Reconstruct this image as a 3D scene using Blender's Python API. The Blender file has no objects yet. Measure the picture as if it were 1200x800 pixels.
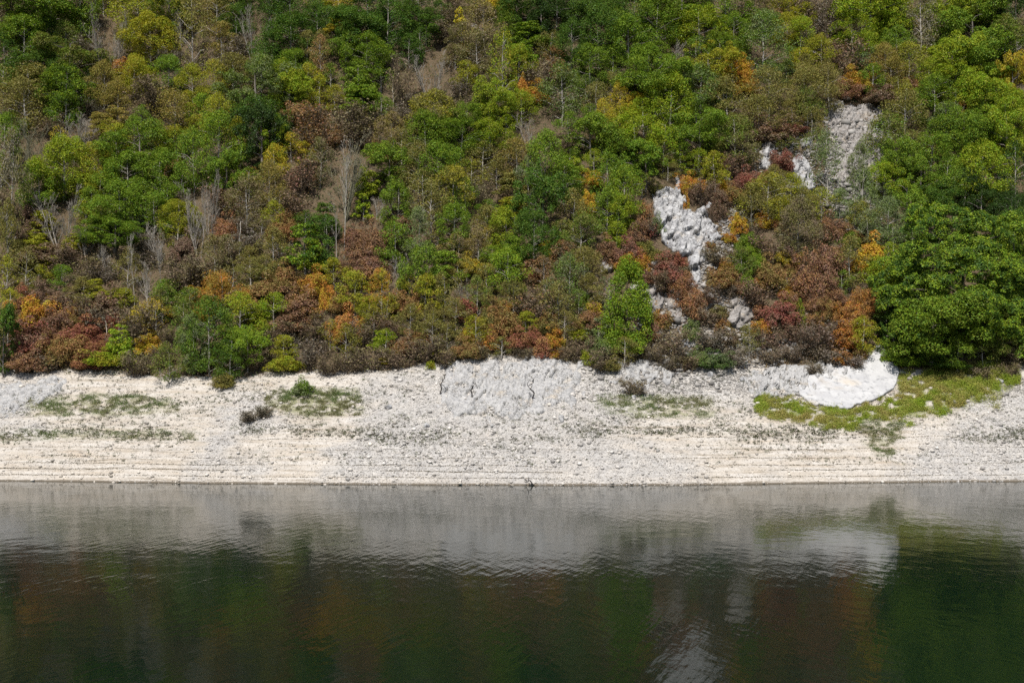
import bpy, math, random
import numpy as np
from mathutils import Vector

R = math.radians
sc = bpy.context.scene
COL = sc.collection
rng = np.random.default_rng(7)

# ------------------------------------------------------------------ camera
FPX = 1400.0                     # focal length in pixels of the 1200 px wide photograph
CAM = np.array([0.0, 0.0, 15.5])
PITCH = R(.48)
cam_d = bpy.data.cameras.new("camera")
cam = bpy.data.objects.new("camera", cam_d)
COL.objects.link(cam)
cam.location = CAM
cam.rotation_euler = (R(90) + PITCH, 0, 0)
cam_d.sensor_width = 36
cam_d.lens = FPX / 1200 * 36
cam_d.clip_end = 2000
sc.camera = cam
CP, SP = math.cos(PITCH), math.sin(PITCH)


def ray(px, py):
    u = (np.asarray(px, float) - 600) / FPX
    v = (400 - np.asarray(py, float)) / FPX
    return np.stack([u, CP - v * SP, SP + v * CP], -1)


def project(p):
    q = p - CAM
    f = q[..., 1] * CP + q[..., 2] * SP
    v = (-q[..., 1] * SP + q[..., 2] * CP) / f
    return 600 + FPX * q[..., 0] / f, 400 - FPX * v


# ------------------------------------------------------------------ noise helpers
def hash2(ix, iy, seed=0):
    h = (ix.astype(np.int64) * 374761393 + iy.astype(np.int64) * 668265263 + seed * 974711) & 0x7FFFFFFF
    h = ((h ^ (h >> 13)) * 1274126177) & 0x7FFFFFFF
    return ((h ^ (h >> 16)) & 0xFFFFFF) / float(0xFFFFFF)


def vnoise(x, y, seed=0):
    x = np.asarray(x, float); y = np.asarray(y, float)
    ix, iy = np.floor(x), np.floor(y)
    fx, fy = x - ix, y - iy
    fx = fx * fx * (3 - 2 * fx); fy = fy * fy * (3 - 2 * fy)
    a, b = hash2(ix, iy, seed), hash2(ix + 1, iy, seed)
    c, d = hash2(ix, iy + 1, seed), hash2(ix + 1, iy + 1, seed)
    return (a * (1 - fx) + b * fx) * (1 - fy) + (c * (1 - fx) + d * fx) * fy


def fbm(x, y, seed=0, n=4):
    s, a, t = 0, 1.0, 0
    for i in range(n):
        s = s + a * (vnoise(x * 2 ** i, y * 2 ** i, seed + i) - .5); t += a; a *= .5
    return s / t * 2


def cells(x, y, seed=0):
    """Voronoi cells: distance to the border, random value and offset inside the cell"""
    ix, iy = np.floor(x), np.floor(y)
    d1 = np.full(x.shape, 9.0); d2 = np.full(x.shape, 9.0)
    val = np.zeros(x.shape); ox = np.zeros(x.shape); oy = np.zeros(x.shape)
    for i in (-1, 0, 1):
        for j in (-1, 0, 1):
            cx, cy = ix + i, iy + j
            px = cx + hash2(cx, cy, seed); py = cy + hash2(cx, cy, seed + 5)
            d = np.hypot(x - px, y - py)
            new = d < d1
            d2 = np.where(new, d1, np.minimum(d2, d))
            val = np.where(new, hash2(cx, cy, seed + 9), val)
            ox = np.where(new, x - px, ox); oy = np.where(new, y - py, oy)
            d1 = np.minimum(d1, d)
    return d2 - d1, val, ox, oy


def sstep(a, b, x):
    t = np.clip((x - a) / (b - a), 0, 1)
    return t * t * (3 - 2 * t)


# ------------------------------------------------------------------ terrain
_sx = np.array([-400, -90, -62, -40, -15, 2, 20, 45, 62, 90, 400.])
_sy = np.array([152, 146, 143.5, 141.5, 139.2, 138.6, 139.0, 141.6, 143.2, 145, 152.])
_dp = np.array([-60, 0, 1.5, 10, 17, 26, 30, 56, 90, 160.])
_zp = np.array([-22, 0, .8, 4.7, 8.0, 12.4, 15.8, 45.7, 86, 172.])


def shore(x):
    return np.interp(x, _sx, _sy) + .9 * fbm(x / 9, x * 0 + 3.3, 41, 5) + .25 * fbm(x / .8, x * 0 + 7.3, 43, 2)


def H(x, y):
    d = y - shore(x)
    z = np.interp(d, _dp, _zp)
    hill = sstep(22, 36, d)
    z = z + hill * (2.2 * fbm(x / 26, y / 26, 3, 3) + .5 * fbm(x / 4, y / 4, 9, 3))
    beach = sstep(0, 2, d) * (1 - hill)
    z = z + beach * (.42 * fbm(x / 9, y / 5, 21, 4) * sstep(0, 9, d) + .07 * fbm(x / .9, y / .9, 27, 3))
    # small terraces left by the falling water
    ph = z / .95 + .25 * fbm(x / 11, z * .3, 33, 2)
    saw = ph - np.floor(ph)
    z = z + beach * .12 * (sstep(.0, .22, saw) - saw) * sstep(15, 8, d)
    return z


def hit(px, py):
    """where the line of sight through a photograph pixel meets the hillside"""
    px = np.atleast_1d(np.asarray(px, float)); py = np.atleast_1d(np.asarray(py, float))
    dr = ray(px, py)
    lo = np.full(px.shape, 128.0); t = lo.copy(); done = np.zeros(px.shape, bool)
    while not done.all() and t.max() < 330:
        t = np.where(done, t, t + .4)
        p = CAM + dr * t[:, None]
        done |= p[:, 2] < H(p[:, 0], p[:, 1])
    a, b = t - .4, t
    for _ in range(12):
        m = (a + b) / 2
        p = CAM + dr * m[:, None]
        under = p[:, 2] < H(p[:, 0], p[:, 1])
        b = np.where(under, m, b); a = np.where(under, a, m)
    p = CAM + dr * b[:, None]
    p[:, 2] = H(p[:, 0], p[:, 1])
    return p


def hit1(px, py):
    return hit([px], [py])[0]


# ------------------------------------------------------------------ mesh helpers
def fast_mesh(name, V, F, mat=None, smooth=False):
    """V (n,3), F (m,k): all faces with k corners"""
    me = bpy.data.meshes.new(name)
    V = np.ascontiguousarray(V, np.float32); F = np.ascontiguousarray(F, np.int32)
    me.vertices.add(len(V)); me.vertices.foreach_set("co", V.ravel())
    k = F.shape[1]
    me.loops.add(F.size); me.loops.foreach_set("vertex_index", F.ravel())
    me.polygons.add(len(F))
    me.polygons.foreach_set("loop_start", np.arange(0, F.size, k, dtype=np.int32))
    me.polygons.foreach_set("loop_total", np.full(len(F), k, np.int32))
    if smooth:
        me.polygons.foreach_set("use_smooth", np.ones(len(F), bool))
    me.update(calc_edges=True)
    if mat:
        me.materials.append(mat)
    return me


def vcol(me, cols, name="tone"):
    at = me.attributes.new(name, 'FLOAT_COLOR', 'POINT')
    c = np.ones((len(cols), 4), np.float32); c[:, :cols.shape[1]] = cols
    at.data.foreach_set("color", c.ravel())


def link(name, me, parent=None):
    o = bpy.data.objects.new(name, me)
    COL.objects.link(o)
    if parent:
        o.parent = parent
    return o


def tag(o, label, cat, group=None):
    o["label"] = label; o["category"] = cat
    if group:
        o["group"] = group
    return o


def unit(v):
    return v / np.maximum(np.linalg.norm(v, axis=-1, keepdims=True), 1e-9)


# ------------------------------------------------------------------ materials
def new_mat(name):
    m = bpy.data.materials.new(name); m.use_nodes = True
    nt = m.node_tree; nt.nodes.clear()
    out = nt.nodes.new("ShaderNodeOutputMaterial")
    return m, nt, out


def N(nt, kind, **kw):
    n = nt.nodes.new("ShaderNode" + kind)
    for k, v in kw.items():
        if k.startswith("i_"):
            n.inputs[k[2:].replace("_", " ")].default_value = v
        else:
            setattr(n, k, v)
    return n


def mixc(nt, a, b, f, mode='MIX'):
    n = nt.nodes.new("ShaderNodeMix"); n.data_type = 'RGBA'; n.blend_type = mode
    for sock, v in ((n.inputs[6], a), (n.inputs[7], b), (n.inputs[0], f)):
        if isinstance(v, bpy.types.NodeSocket):
            nt.links.new(v, sock)
        elif isinstance(v, (int, float)):
            sock.default_value = v
        else:
            sock.default_value = (*v, 1)
    return n.outputs[2]


def mth(nt, op, a, b=None, c=None, clamp=False):
    n = nt.nodes.new("ShaderNodeMath"); n.operation = op; n.use_clamp = clamp
    for s, v in zip(n.inputs, (a, b, c)):
        if v is None:
            continue
        if isinstance(v, bpy.types.NodeSocket):
            nt.links.new(v, s)
        else:
            s.default_value = v
    return n.outputs[0]


def ramp(nt, fac, stops):
    n = nt.nodes.new("ShaderNodeValToRGB")
    e = n.color_ramp.elements
    while len(e) < len(stops):
        e.new(.5)
    for el, (p, c) in zip(e, stops):
        el.position = p
        el.color = (c, c, c, 1) if isinstance(c, (int, float)) else (*c, 1)
    nt.links.new(fac, n.inputs[0])
    return n.outputs[0]


def noise(nt, vec, scale, detail=4, rough=.55):
    n = N(nt, "TexNoise"); n.inputs["Scale"].default_value = scale
    n.inputs["Detail"].default_value = detail; n.inputs["Roughness"].default_value = rough
    if vec is not None:
        nt.links.new(vec, n.inputs["Vector"])
    return n.outputs[0]


def mat_leaf(name, from_attr=False, trans=.24):
    """leaf colours: two colours of the plant, mixed by clusters, and a variation leaf by leaf"""
    m, nt, out = new_mat(name)
    L = nt.links.new
    geo = N(nt, "NewGeometry")
    if from_attr:
        at = N(nt, "Attribute", attribute_name="tone")
        base = at.outputs["Color"]
    else:
        oi = N(nt, "ObjectInfo")
        at = N(nt, "Attribute", attribute_type='OBJECT', attribute_name="second_colour")
        tc = N(nt, "TexCoord")
        nz = noise(nt, tc.outputs["Object"], .9, 3)
        jit = mth(nt, 'MULTIPLY_ADD', geo.outputs["Random Per Island"], .16, nz)
        f = ramp(nt, jit, [(.50, 0.0), (.70, 1.0)])
        base = mixc(nt, oi.outputs["Color"], at.outputs["Color"], f)
    hs = N(nt, "HueSaturation")
    r2 = mth(nt, 'FRACT', mth(nt, 'MULTIPLY', geo.outputs["Random Per Island"], 17.3))
    L(mth(nt, 'MULTIPLY_ADD', r2, .06, .47), hs.inputs["Hue"])
    L(mth(nt, 'MULTIPLY_ADD', geo.outputs["Random Per Island"], .55, .76), hs.inputs["Value"])
    L(base, hs.inputs["Color"])
    df = N(nt, "BsdfDiffuse"); tr = N(nt, "BsdfTranslucent"); gl = N(nt, "BsdfGlossy")
    gl.inputs["Roughness"].default_value = .42
    gl.inputs["Color"].default_value = (.9, .95, 1, 1)
    L(hs.outputs[0], df.inputs["Color"])
    tint = mixc(nt, hs.outputs[0], (1.0, 1.0, .45), 1.0, 'MULTIPLY')
    L(tint, tr.inputs["Color"])
    ms = N(nt, "MixShader"); ms.inputs[0].default_value = trans
    L(df.outputs[0], ms.inputs[1]); L(tr.outputs[0], ms.inputs[2])
    m2 = N(nt, "MixShader"); m2.inputs[0].default_value = .006
    L(ms.outputs[0], m2.inputs[1]); L(gl.outputs[0], m2.inputs[2])
    L(m2.outputs[0], out.inputs[0])
    return m


def mat_bark():
    m, nt, out = new_mat("bark")
    L = nt.links.new
    oi = N(nt, "ObjectInfo"); tc = N(nt, "TexCoord")
    mp = N(nt, "Mapping"); mp.inputs["Scale"].default_value = (3, 3, .8)
    L(tc.outputs["Object"], mp.inputs[0])
    nz = noise(nt, mp.outputs[0], 3, 5)
    k = ramp(nt, nz, [(.35, .45), (.6, 1.15)])
    c = mixc(nt, oi.outputs["Color"], k, 1.0, 'MULTIPLY')
    b = N(nt, "BsdfPrincipled"); b.inputs["Roughness"].default_value = .95; b.inputs["Specular IOR Level"].default_value = .1
    L(c, b.inputs["Base Color"])
    L(b.outputs[0], out.inputs[0])
    return m


def mat_rock(name, light, dark, stain, scale=1.0, stain_amt=.5, crack_amt=.8):
    m, nt, out = new_mat(name)
    L = nt.links.new
    tc = N(nt, "TexCoord"); V = tc.outputs["Object"]
    n1 = noise(nt, V, .9 * scale, 7, .62)
    n2 = noise(nt, V, .28 * scale, 4)
    mp = N(nt, "Mapping"); mp.inputs["Scale"].default_value = (2.6, 2.6, .5); L(V, mp.inputs[0])
    n3 = noise(nt, mp.outputs[0], .9 * scale, 5, .65)
    c = mixc(nt, light, dark, ramp(nt, n1, [(.40, 0.0), (.70, 1.0)]))
    st = ramp(nt, n3, [(.52, 0.0), (.68, stain_amt)])
    c = mixc(nt, c, stain, st)
    c = mixc(nt, c, (.50, .40, .27), ramp(nt, n2, [(.58, 0.0), (.75, .45)]))
    vo = N(nt, "TexVoronoi", feature='DISTANCE_TO_EDGE'); vo.inputs["Scale"].default_value = 1.1 * scale
    wv = N(nt, "VectorMath", operation='MULTIPLY_ADD')
    L(N_color(nt, V, 1.7), wv.inputs[0]); wv.inputs[1].default_value = (.7, .7, .7); L(V, wv.inputs[2])
    L(wv.outputs[0], vo.inputs["Vector"])
    crack = ramp(nt, vo.outputs["Distance"], [(.0, 1.0), (.045, 0.0)])
    ck = mth(nt, 'MULTIPLY', crack, ramp(nt, n2, [(.42, 0.0), (.55, crack_amt)]))
    c = mixc(nt, c, (.06, .06, .06), ck)
    pocket_shade = ramp(nt, noise(nt, V, 2.4 * scale, 6, .7), [(.60, 0.0), (.70, crack_amt)])
    c = mixc(nt, c, (.12, .115, .11), pocket_shade)  # dark specks paint in the shadow of small rock pockets
    b = N(nt, "BsdfPrincipled"); b.inputs["Roughness"].default_value = .9
    b.inputs["Specular IOR Level"].default_value = .2
    L(c, b.inputs["Base Color"])
    bp = N(nt, "Bump"); bp.inputs["Strength"].default_value = .8; bp.inputs["Distance"].default_value = .16
    hgt = mth(nt, 'SUBTRACT', noise(nt, V, 2.2 * scale, 8, .68), mth(nt, 'MULTIPLY', ck, .5))
    L(hgt, bp.inputs["Height"]); L(bp.outputs[0], b.inputs["Normal"])
    L(b.outputs[0], out.inputs[0])
    return m


def N_color(nt, vec, scale):
    n = N(nt, "TexNoise"); n.inputs["Scale"].default_value = scale
    nt.links.new(vec, n.inputs["Vector"])
    return n.outputs["Color"]


def mat_ground():
    """R of the tone attribute: grey scree, G: hillside litter, B: low plant film"""
    m, nt, out = new_mat("hillside_ground")
    L = nt.links.new
    at = N(nt, "Attribute", attribute_name="tone"); sp = N(nt, "SeparateColor")
    L(at.outputs["Color"], sp.inputs[0])
    tc = N(nt, "TexCoord"); V = tc.outputs["Object"]
    n_big = noise(nt, V, .12, 4); n_mid = noise(nt, V, .7, 6, .6); n_fine = noise(nt, V, 4.5, 6, .7)
    mp = N(nt, "Mapping"); mp.inputs["Scale"].default_value = (.10, .25, 1.4); L(V, mp.inputs[0])
    n_line = noise(nt, mp.outputs[0], 1.6, 6, .62)
    sand = mixc(nt, (0.437, 0.389, 0.329), (0.367, 0.326, 0.278), ramp(nt, n_mid, [(.35, 0.0), (.7, 1.0)]))
    sand = mixc(nt, sand, (0.503, 0.474, 0.439), ramp(nt, n_line, [(.40, 0.0), (.62, 1.0)]))
    sand = mixc(nt, sand, (0.491, 0.386, 0.292), ramp(nt, n_line, [(.30, .45), (.40, 0.0)]))
    pb = ramp(nt, noise(nt, V, 2.6, 7, .72), [(.40, 0.0), (.62, 1.0)])
    sand = mixc(nt, sand, (.25, .225, .19), mth(nt, "MULTIPLY", pb, .5))
    # strand lines: dry plant remains left along former water lines
    xyz = N(nt, "SeparateXYZ"); L(V, xyz.inputs[0])
    zz = mth(nt, 'MULTIPLY_ADD', noise(nt, V, .10, 4), 1.5, xyz.outputs[2])
    ph = mth(nt, 'FRACT', mth(nt, 'DIVIDE', zz, .95))
    band = ramp(nt, ph, [(.0, 1.0), (.10, .7), (.17, 0.0), (.95, 0.0), (1.0, .9)])
    band = mth(nt, 'MULTIPLY', band, ramp(nt, noise(nt, mp.outputs[0], 1.1, 5, .7), [(.46, 0.0), (.56, 1.0)]))
    band = mth(nt, 'MULTIPLY', band, ramp(nt, noise(nt, V, .16, 3, .6), [(.38, .15), (.60, 1.0)]))
    band = mth(nt, 'MULTIPLY', band, ramp(nt, n_fine, [(.30, 0.0), (.5, .9)]))
    sand = mixc(nt, sand, (.15, .12, .08), band)
    grey = mixc(nt, (0.462, 0.445, 0.424), (0.351, 0.339, 0.328), ramp(nt, n_mid, [(.35, 0.0), (.7, 1.0)]))
    grey = mixc(nt, grey, (.2, .195, .19), mth(nt, "MULTIPLY", pb, .6))
    gm = mth(nt, 'ADD', mth(nt, "MULTIPLY", sp.outputs[0], .8), mth(nt, 'MULTIPLY_ADD', noise(nt, V, .35, 8, .68), 1.6, -.75), clamp=True)
    c = mixc(nt, sand, grey, ramp(nt, gm, [(.05, 0.0), (.95, 1.0)]))
    c = mixc(nt, c, (.10, .09, .07), ramp(nt, n_fine, [(.62, 0.0), (.75, .75)]))
    film = mixc(nt, (.12, .16, .05), (.22, .20, .10), n_fine)
    fm = mth(nt, 'MULTIPLY', sp.outputs[2], ramp(nt, n_mid, [(.40, 0.0), (.55, 1.0)]))
    c = mixc(nt, c, film, fm)
    lit = mixc(nt, (.085, .058, .038), (.14, .10, .065), n_mid)
    lit = mixc(nt, lit, (.035, .04, .018), ramp(nt, n_fine, [(.45, 0.0), (.65, 1.0)]))
    lm = mth(nt, 'ADD', sp.outputs[1], mth(nt, 'MULTIPLY_ADD', n_mid, 1.0, -.5), clamp=True)
    c = mixc(nt, c, lit, ramp(nt, lm, [(.4, 0.0), (.6, 1.0)]))
    # wet margin
    wet = ramp(nt, mth(nt, 'MULTIPLY_ADD', n_mid, .2, xyz.outputs[2]), [(.20, 1.0), (.32, 0.0)])
    c = mixc(nt, c, (.13, .11, .085), wet)
    b = N(nt, "BsdfPrincipled"); b.inputs["Roughness"].default_value = .95
    b.inputs["Specular IOR Level"].default_value = .15
    L(c, b.inputs["Base Color"])
    bp = N(nt, "Bump"); bp.inputs["Strength"].default_value = .8; bp.inputs["Distance"].default_value = .12
    L(mth(nt, 'ADD', n_fine, mth(nt, 'MULTIPLY', n_mid, 1.5)), bp.inputs["Height"])
    L(bp.outputs[0], b.inputs["Normal"])
    L(b.outputs[0], out.inputs[0])
    return m


def mat_stone():
    m, nt, out = new_mat("beach_stone")
    L = nt.links.new
    geo = N(nt, "NewGeometry"); at = N(nt, "Attribute", attribute_name="tone")
    hs = N(nt, "HueSaturation")
    L(mth(nt, 'MULTIPLY_ADD', geo.outputs["Random Per Island"], .85, .50), hs.inputs["Value"])  # wide random tone spread, also standing in for dark shadows between stones
    L(at.outputs["Color"], hs.inputs["Color"])
    b = N(nt, "BsdfPrincipled"); b.inputs["Roughness"].default_value = .9
    b.inputs["Specular IOR Level"].default_value = .2
    L(hs.outputs[0], b.inputs["Base Color"]); L(b.outputs[0], out.inputs[0])
    return m


def mat_water():
    m, nt, out = new_mat("reservoir_water")
    L = nt.links.new
    tc = N(nt, "TexCoord"); V = tc.outputs["Object"]

    def mapped(rz, sx, sy):
        mp = N(nt, "Mapping"); mp.inputs["Rotation"].default_value = (0, 0, R(rz)); L(V, mp.inputs[0])
        m3 = N(nt, "Mapping"); m3.inputs["Scale"].default_value = (sx, sy, 1); L(mp.outputs[0], m3.inputs[0])
        return m3.outputs[0]
    a = noise(nt, mapped(20, 1.9, .32), 1.0, 2, .45)
    b2 = noise(nt, mapped(-24, 1.75, .32), 1.0, 2, .45)
    c3 = noise(nt, mapped(8, .30, .42), 1.0, 3, .5)
    ruff = noise(nt, mapped(12, .5, 1.6), .035, 3, .5)        # where the breeze touches the water
    rf = ramp(nt, ruff, [(.40, .25), (.62, 1.0)])
    h = mth(nt, 'ADD', mth(nt, 'MULTIPLY', a, 1.0), mth(nt, 'MULTIPLY', b2, .8))
    h = mth(nt, 'MULTIPLY', h, rf)
    h = mth(nt, 'MULTIPLY_ADD', c3, .8, h)
    bp = N(nt, "Bump"); bp.inputs["Strength"].default_value = 1.0; bp.inputs["Distance"].default_value = .028
    L(h, bp.inputs["Height"])
    p = N(nt, "BsdfPrincipled")
    p.inputs["Base Color"].default_value = (.0010, .0062, .0042, 1)
    p.inputs["Roughness"].default_value = .085
    p.inputs["IOR"].default_value = 1.34
    L(bp.outputs[0], p.inputs["Normal"])
    L(p.outputs[0], out.inputs[0])
    return m


M_LEAF = mat_leaf("leaves")
M_LEAF_ATTR = mat_leaf("leaves_mixed", True)
M_BARK = mat_bark()
M_LIME = mat_rock("white_limestone", (.40, .40, .405), (.15, .15, .16), (.05, .047, .047), 1.1, 1.0)
M_DOME = mat_rock("smooth_white_limestone", (.43, .43, .432), (.34, .34, .35), (.17, .175, .185), .6, .8, 0.0)
for _n in M_DOME.node_tree.nodes:
    if _n.type == "BUMP":
        _n.inputs["Strength"].default_value = .35
M_SCREE = mat_rock("weathered_scree_rock", (.30, .285, .275), (.16, .145, .135), (.09, .075, .06), 1.6, .8)
M_SLAB = mat_rock("grey_limestone", (.395, .39, .385), (.275, .275, .28), (.11, .11, .11), 1.5, .8)
M_GROUND = mat_ground()
M_STONE = mat_stone()
M_WATER = mat_water()

# ------------------------------------------------------------------ the ground, one sheet
def pip(px, py, poly):
    inside = np.zeros(px.shape, bool)
    n = len(poly)
    for i in range(n):
        x1, y1 = poly[i]; x2, y2 = poly[(i + 1) % n]
        cond = (y1 > py) != (y2 > py)
        xi = (x2 - x1) * (py - y1) / ((y2 - y1) or 1e-9) + x1
        inside ^= cond & (px < xi)
    return inside


def edge_dist(px, py, poly):
    best = np.full(px.shape, 1e9)
    n = len(poly)
    for i in range(n):
        a = np.array(poly[i], float); b = np.array(poly[(i + 1) % n], float)
        ab = b - a
        t = np.clip(((px - a[0]) * ab[0] + (py - a[1]) * ab[1]) / (ab @ ab), 0, 1)
        best = np.minimum(best, np.hypot(px - a[0] - t * ab[0], py - a[1] - t * ab[1]))
    return best


def soft(px, py, poly, w=8):
    """1 inside the outline, fading over w pixels' worth of ground"""
    d = edge_dist(px, py, poly)
    d = np.where(pip(px, py, poly), d, -d)
    return sstep(-w, w, d)


GREY_ZONES = [
    [(268, 470), (300, 455), (330, 470), (300, 500), (290, 560), (215, 560), (240, 515)],
    [(430, 440), (520, 425), (700, 425), (760, 445), (700, 500), (820, 540), (840, 570), (380, 572), (400, 500)],
    [(690, 430), (960, 430), (960, 470), (900, 480), (700, 470)],
    [(1110, 480), (1180, 455), (1300, 440), (1300, 570), (1060, 570), (1090, 510)],
    [(-60, 440), (70, 440), (60, 470), (40, 500), (-60, 505)],
]
GREEN_ZONES = [
    [(30, 470), (100, 462), (200, 466), (210, 480), (120, 488), (35, 486)],
    [(310, 462), (360, 456), (420, 455), (425, 482), (370, 488), (315, 478)],
    [(690, 470), (740, 462), (830, 466), (835, 488), (740, 490)],
    [(885, 470), (930, 470), (960, 484), (1010, 486), (1050, 465), (1060, 445), (1100, 435), (1190, 428), (1195, 445),
     (1160, 470), (1105, 483), (1020, 490), (985, 506), (955, 495), (890, 482)],
    [(1005, 495), (1045, 490), (1060, 500), (1040, 535), (1020, 530)],
    [(0, 505), (120, 503), (230, 507), (230, 514), (0, 516)],
]
SCREE_ZONES = [  # bare stony ground on the slope
    ([(972, 118), (1046, 138), (1040, 170), (1030, 262), (985, 285), (962, 220)], .9),
    ([(846, 232), (868, 214), (872, 262), (858, 302), (820, 330), (806, 330), (846, 276)], .9),
    ([(742, 330), (775, 300), (800, 330), (860, 320), (890, 395), (960, 400), (900, 432), (760, 434), (745, 390)], .75),
    ([(885, 165), (955, 155), (960, 230), (920, 235), (885, 200)], .6),
]
STRENGTH = [.55, .75, .6, 1.0, .4, .35]
_tx = np.array([0, 60, 130, 200, 260, 310, 380, 450, 520, 600, 690, 740, 800, 860, 950, 1030, 1055, 1100, 1200.])
_ty = np.array([438, 436, 434, 440, 446, 436, 436, 432, 424, 416, 428, 432, 436, 432, 428, 408, 434, 436, 430.])


def tree_line(px):
    """picture row where the woods begin, used to lay out litter and gravel on the hillside"""
    return np.interp(px, _tx, _ty)


def build_ground():
    xs = np.concatenate([np.linspace(-420, -100, 40), np.arange(-98, 98.1, .4), np.linspace(100, 420, 40)])
    ds = np.concatenate([np.linspace(-60, -3, 12), np.arange(-2, 31, .25), np.arange(31, 115, .95), np.linspace(116, 160, 14)])
    X, Dd = np.meshgrid(xs, ds)
    Y = np.interp(X, _sx, _sy) + Dd
    Z = H(X, Y)
    V = np.stack([X, Y, Z], -1).reshape(-1, 3)
    nx, ny = len(xs), len(ds)
    i = (np.arange(ny - 1)[:, None] * nx + np.arange(nx - 1)[None, :]).ravel()
    F = np.stack([i, i + 1, i + nx + 1, i + nx], -1)
    me = fast_mesh("hillside", V, F, M_GROUND, True)
    px, py = project(V)
    wob = 7 * fbm(V[:, 0] / 3, V[:, 1] / 3, 55, 3)
    wob2 = 45 * fbm(V[:, 0] / 7, V[:, 1] / 3.5, 57, 5)
    g = np.zeros(len(V)); b = np.zeros(len(V))
    for z in GREY_ZONES:
        g = np.maximum(g, soft(px + wob2, py + wob2 * .4, z, 26))
    for z, s in zip(GREEN_ZONES, STRENGTH):
        b = np.maximum(b, s * soft(px + wob, py + wob * .5, z, 5))
    lit = sstep(6, -6, py - tree_line(px) + wob * .8)
    for z, s in SCREE_ZONES:
        q = s * soft(px + wob, py + wob * .6, z, 8)
        lit = lit * (1 - .55 * q); g = np.maximum(g, q)
    vcol(me, np.stack([g, lit, b], -1))
    o = link("hillside", me); o["kind"] = "structure"
    return o


build_ground()
wm = fast_mesh("water", np.array([[-420, -160, 0], [420, -160, 0], [420, 175, 0], [-420, 175, 0]], float), np.array([[0, 1, 2, 3]]), M_WATER)
o = link("water", wm); o["kind"] = "structure"

# ------------------------------------------------------------------ plant building blocks
def leaves(P, Nn, L, rg, wid=.62):
    """one bent diamond per leaf spray"""
    n = len(P)
    Nn = unit(Nn)
    t = unit(np.cross(Nn, rg.normal(size=(n, 3))))
    b = np.cross(Nn, t)
    l = (L * rg.uniform(.65, 1.35, n))[:, None]
    w = l * wid * rg.uniform(.8, 1.2, n)[:, None]
    v0 = P - t * l * .5
    v1 = P + b * w * .5 + Nn * l * .06
    v2 = P + t * l * .5 - Nn * l * .10
    v3 = P - b * w * .5 + Nn * l * .06
    V = np.stack([v0, v1, v2, v3], 1).reshape(-1, 3)
    F = np.arange(4 * n).reshape(n, 4)
    return V, F


def pad_leaves(C, rad, flat, per, L, rg, up=.8, jit=.55, low=-.35):
    n = len(C)
    k = np.repeat(np.arange(n), per)
    d = rg.normal(size=(len(k), 3))
    d = unit(d)
    d[:, 2] = np.where(d[:, 2] < low, -d[:, 2], d[:, 2])
    r = rg.uniform(.35, 1.0, len(k)) ** .5
    P = C[k] + d * (r * rad[k])[:, None] * np.array([1, 1, flat])
    Nn = d * .7 + np.array([0, 0, up]) + jit * rg.normal(size=(len(k), 3))
    return leaves(P, Nn, L, rg)


class Tubes:
    def __init__(self):
        self.V, self.F, self.n = [], [], 0

    def add(self, pts, rad, k=4):
        pts = np.asarray(pts, float); m = len(pts)
        rad = np.broadcast_to(np.asarray(rad, float), (m,))
        tan = np.gradient(pts, axis=0); tan = unit(tan)
        ref = np.array([.3, .9, .1]) if abs(tan[0, 1]) < .8 else np.array([.95, .1, .2])
        a = unit(np.cross(tan, ref)); b = np.cross(tan, a)
        th = np.arange(k) * 2 * math.pi / k
        ring = a[:, None, :] * np.cos(th)[None, :, None] + b[:, None, :] * np.sin(th)[None, :, None]
        V = (pts[:, None, :] + ring * rad[:, None, None]).reshape(-1, 3)
        for i in range(m - 1):
            for j in range(k):
                j2 = (j + 1) % k
                self.F.append((self.n + i * k + j, self.n + i * k + j2, self.n + (i + 1) * k + j2, self.n + (i + 1) * k + j))
        self.V.append(V); self.n += len(V)

    def mesh(self, name, mat, smooth=True):
        return fast_mesh(name, np.concatenate(self.V), np.array(self.F), mat, smooth)


def limb(a, b, rg, sag=.08, n=4):
    a = np.asarray(a, float); b = np.asarray(b, float)
    t = np.linspace(0, 1, n)[:, None]
    p = a + (b - a) * t
    l = np.linalg.norm(b - a)
    p[1:-1] += rg.normal(size=(n - 2, 3)) * l * sag * .5
    p += np.array([0, 0, 1]) * (l * sag) * np.sin(t * math.pi)
    return p


def trunk_and_limbs(rg, t, Hh, C, r0, nl=10, top=.75, lean=.04, twig=.03):
    """trunk to the upper crown and limbs out to some of the leaf pads (as one branching mesh)"""
    T = Tubes()
    n = 7
    z = np.linspace(-.5, t + Hh * top, n)
    off = np.cumsum(rg.normal(size=(n, 2)) * lean * (t + Hh) / n, axis=0); off[0] = 0
    P = np.column_stack([off, z])
    T.add(P, np.linspace(r0, r0 * .25, n), 7)
    idx = rg.permutation(len(C))[:nl]
    for i in idx:
        c = C[i]
        zs = max(t * .55, min(c[2] - .25 * np.hypot(c[0], c[1]) - .3, z[-1]))
        s = np.array([np.interp(zs, z, P[:, 0]), np.interp(zs, z, P[:, 1]), zs])
        rr = np.interp(zs, z, np.linspace(r0, r0 * .25, n)) * .5
        T.add(limb(s, c, rg), np.linspace(rr, twig, 4), 4)
    return T


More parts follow.
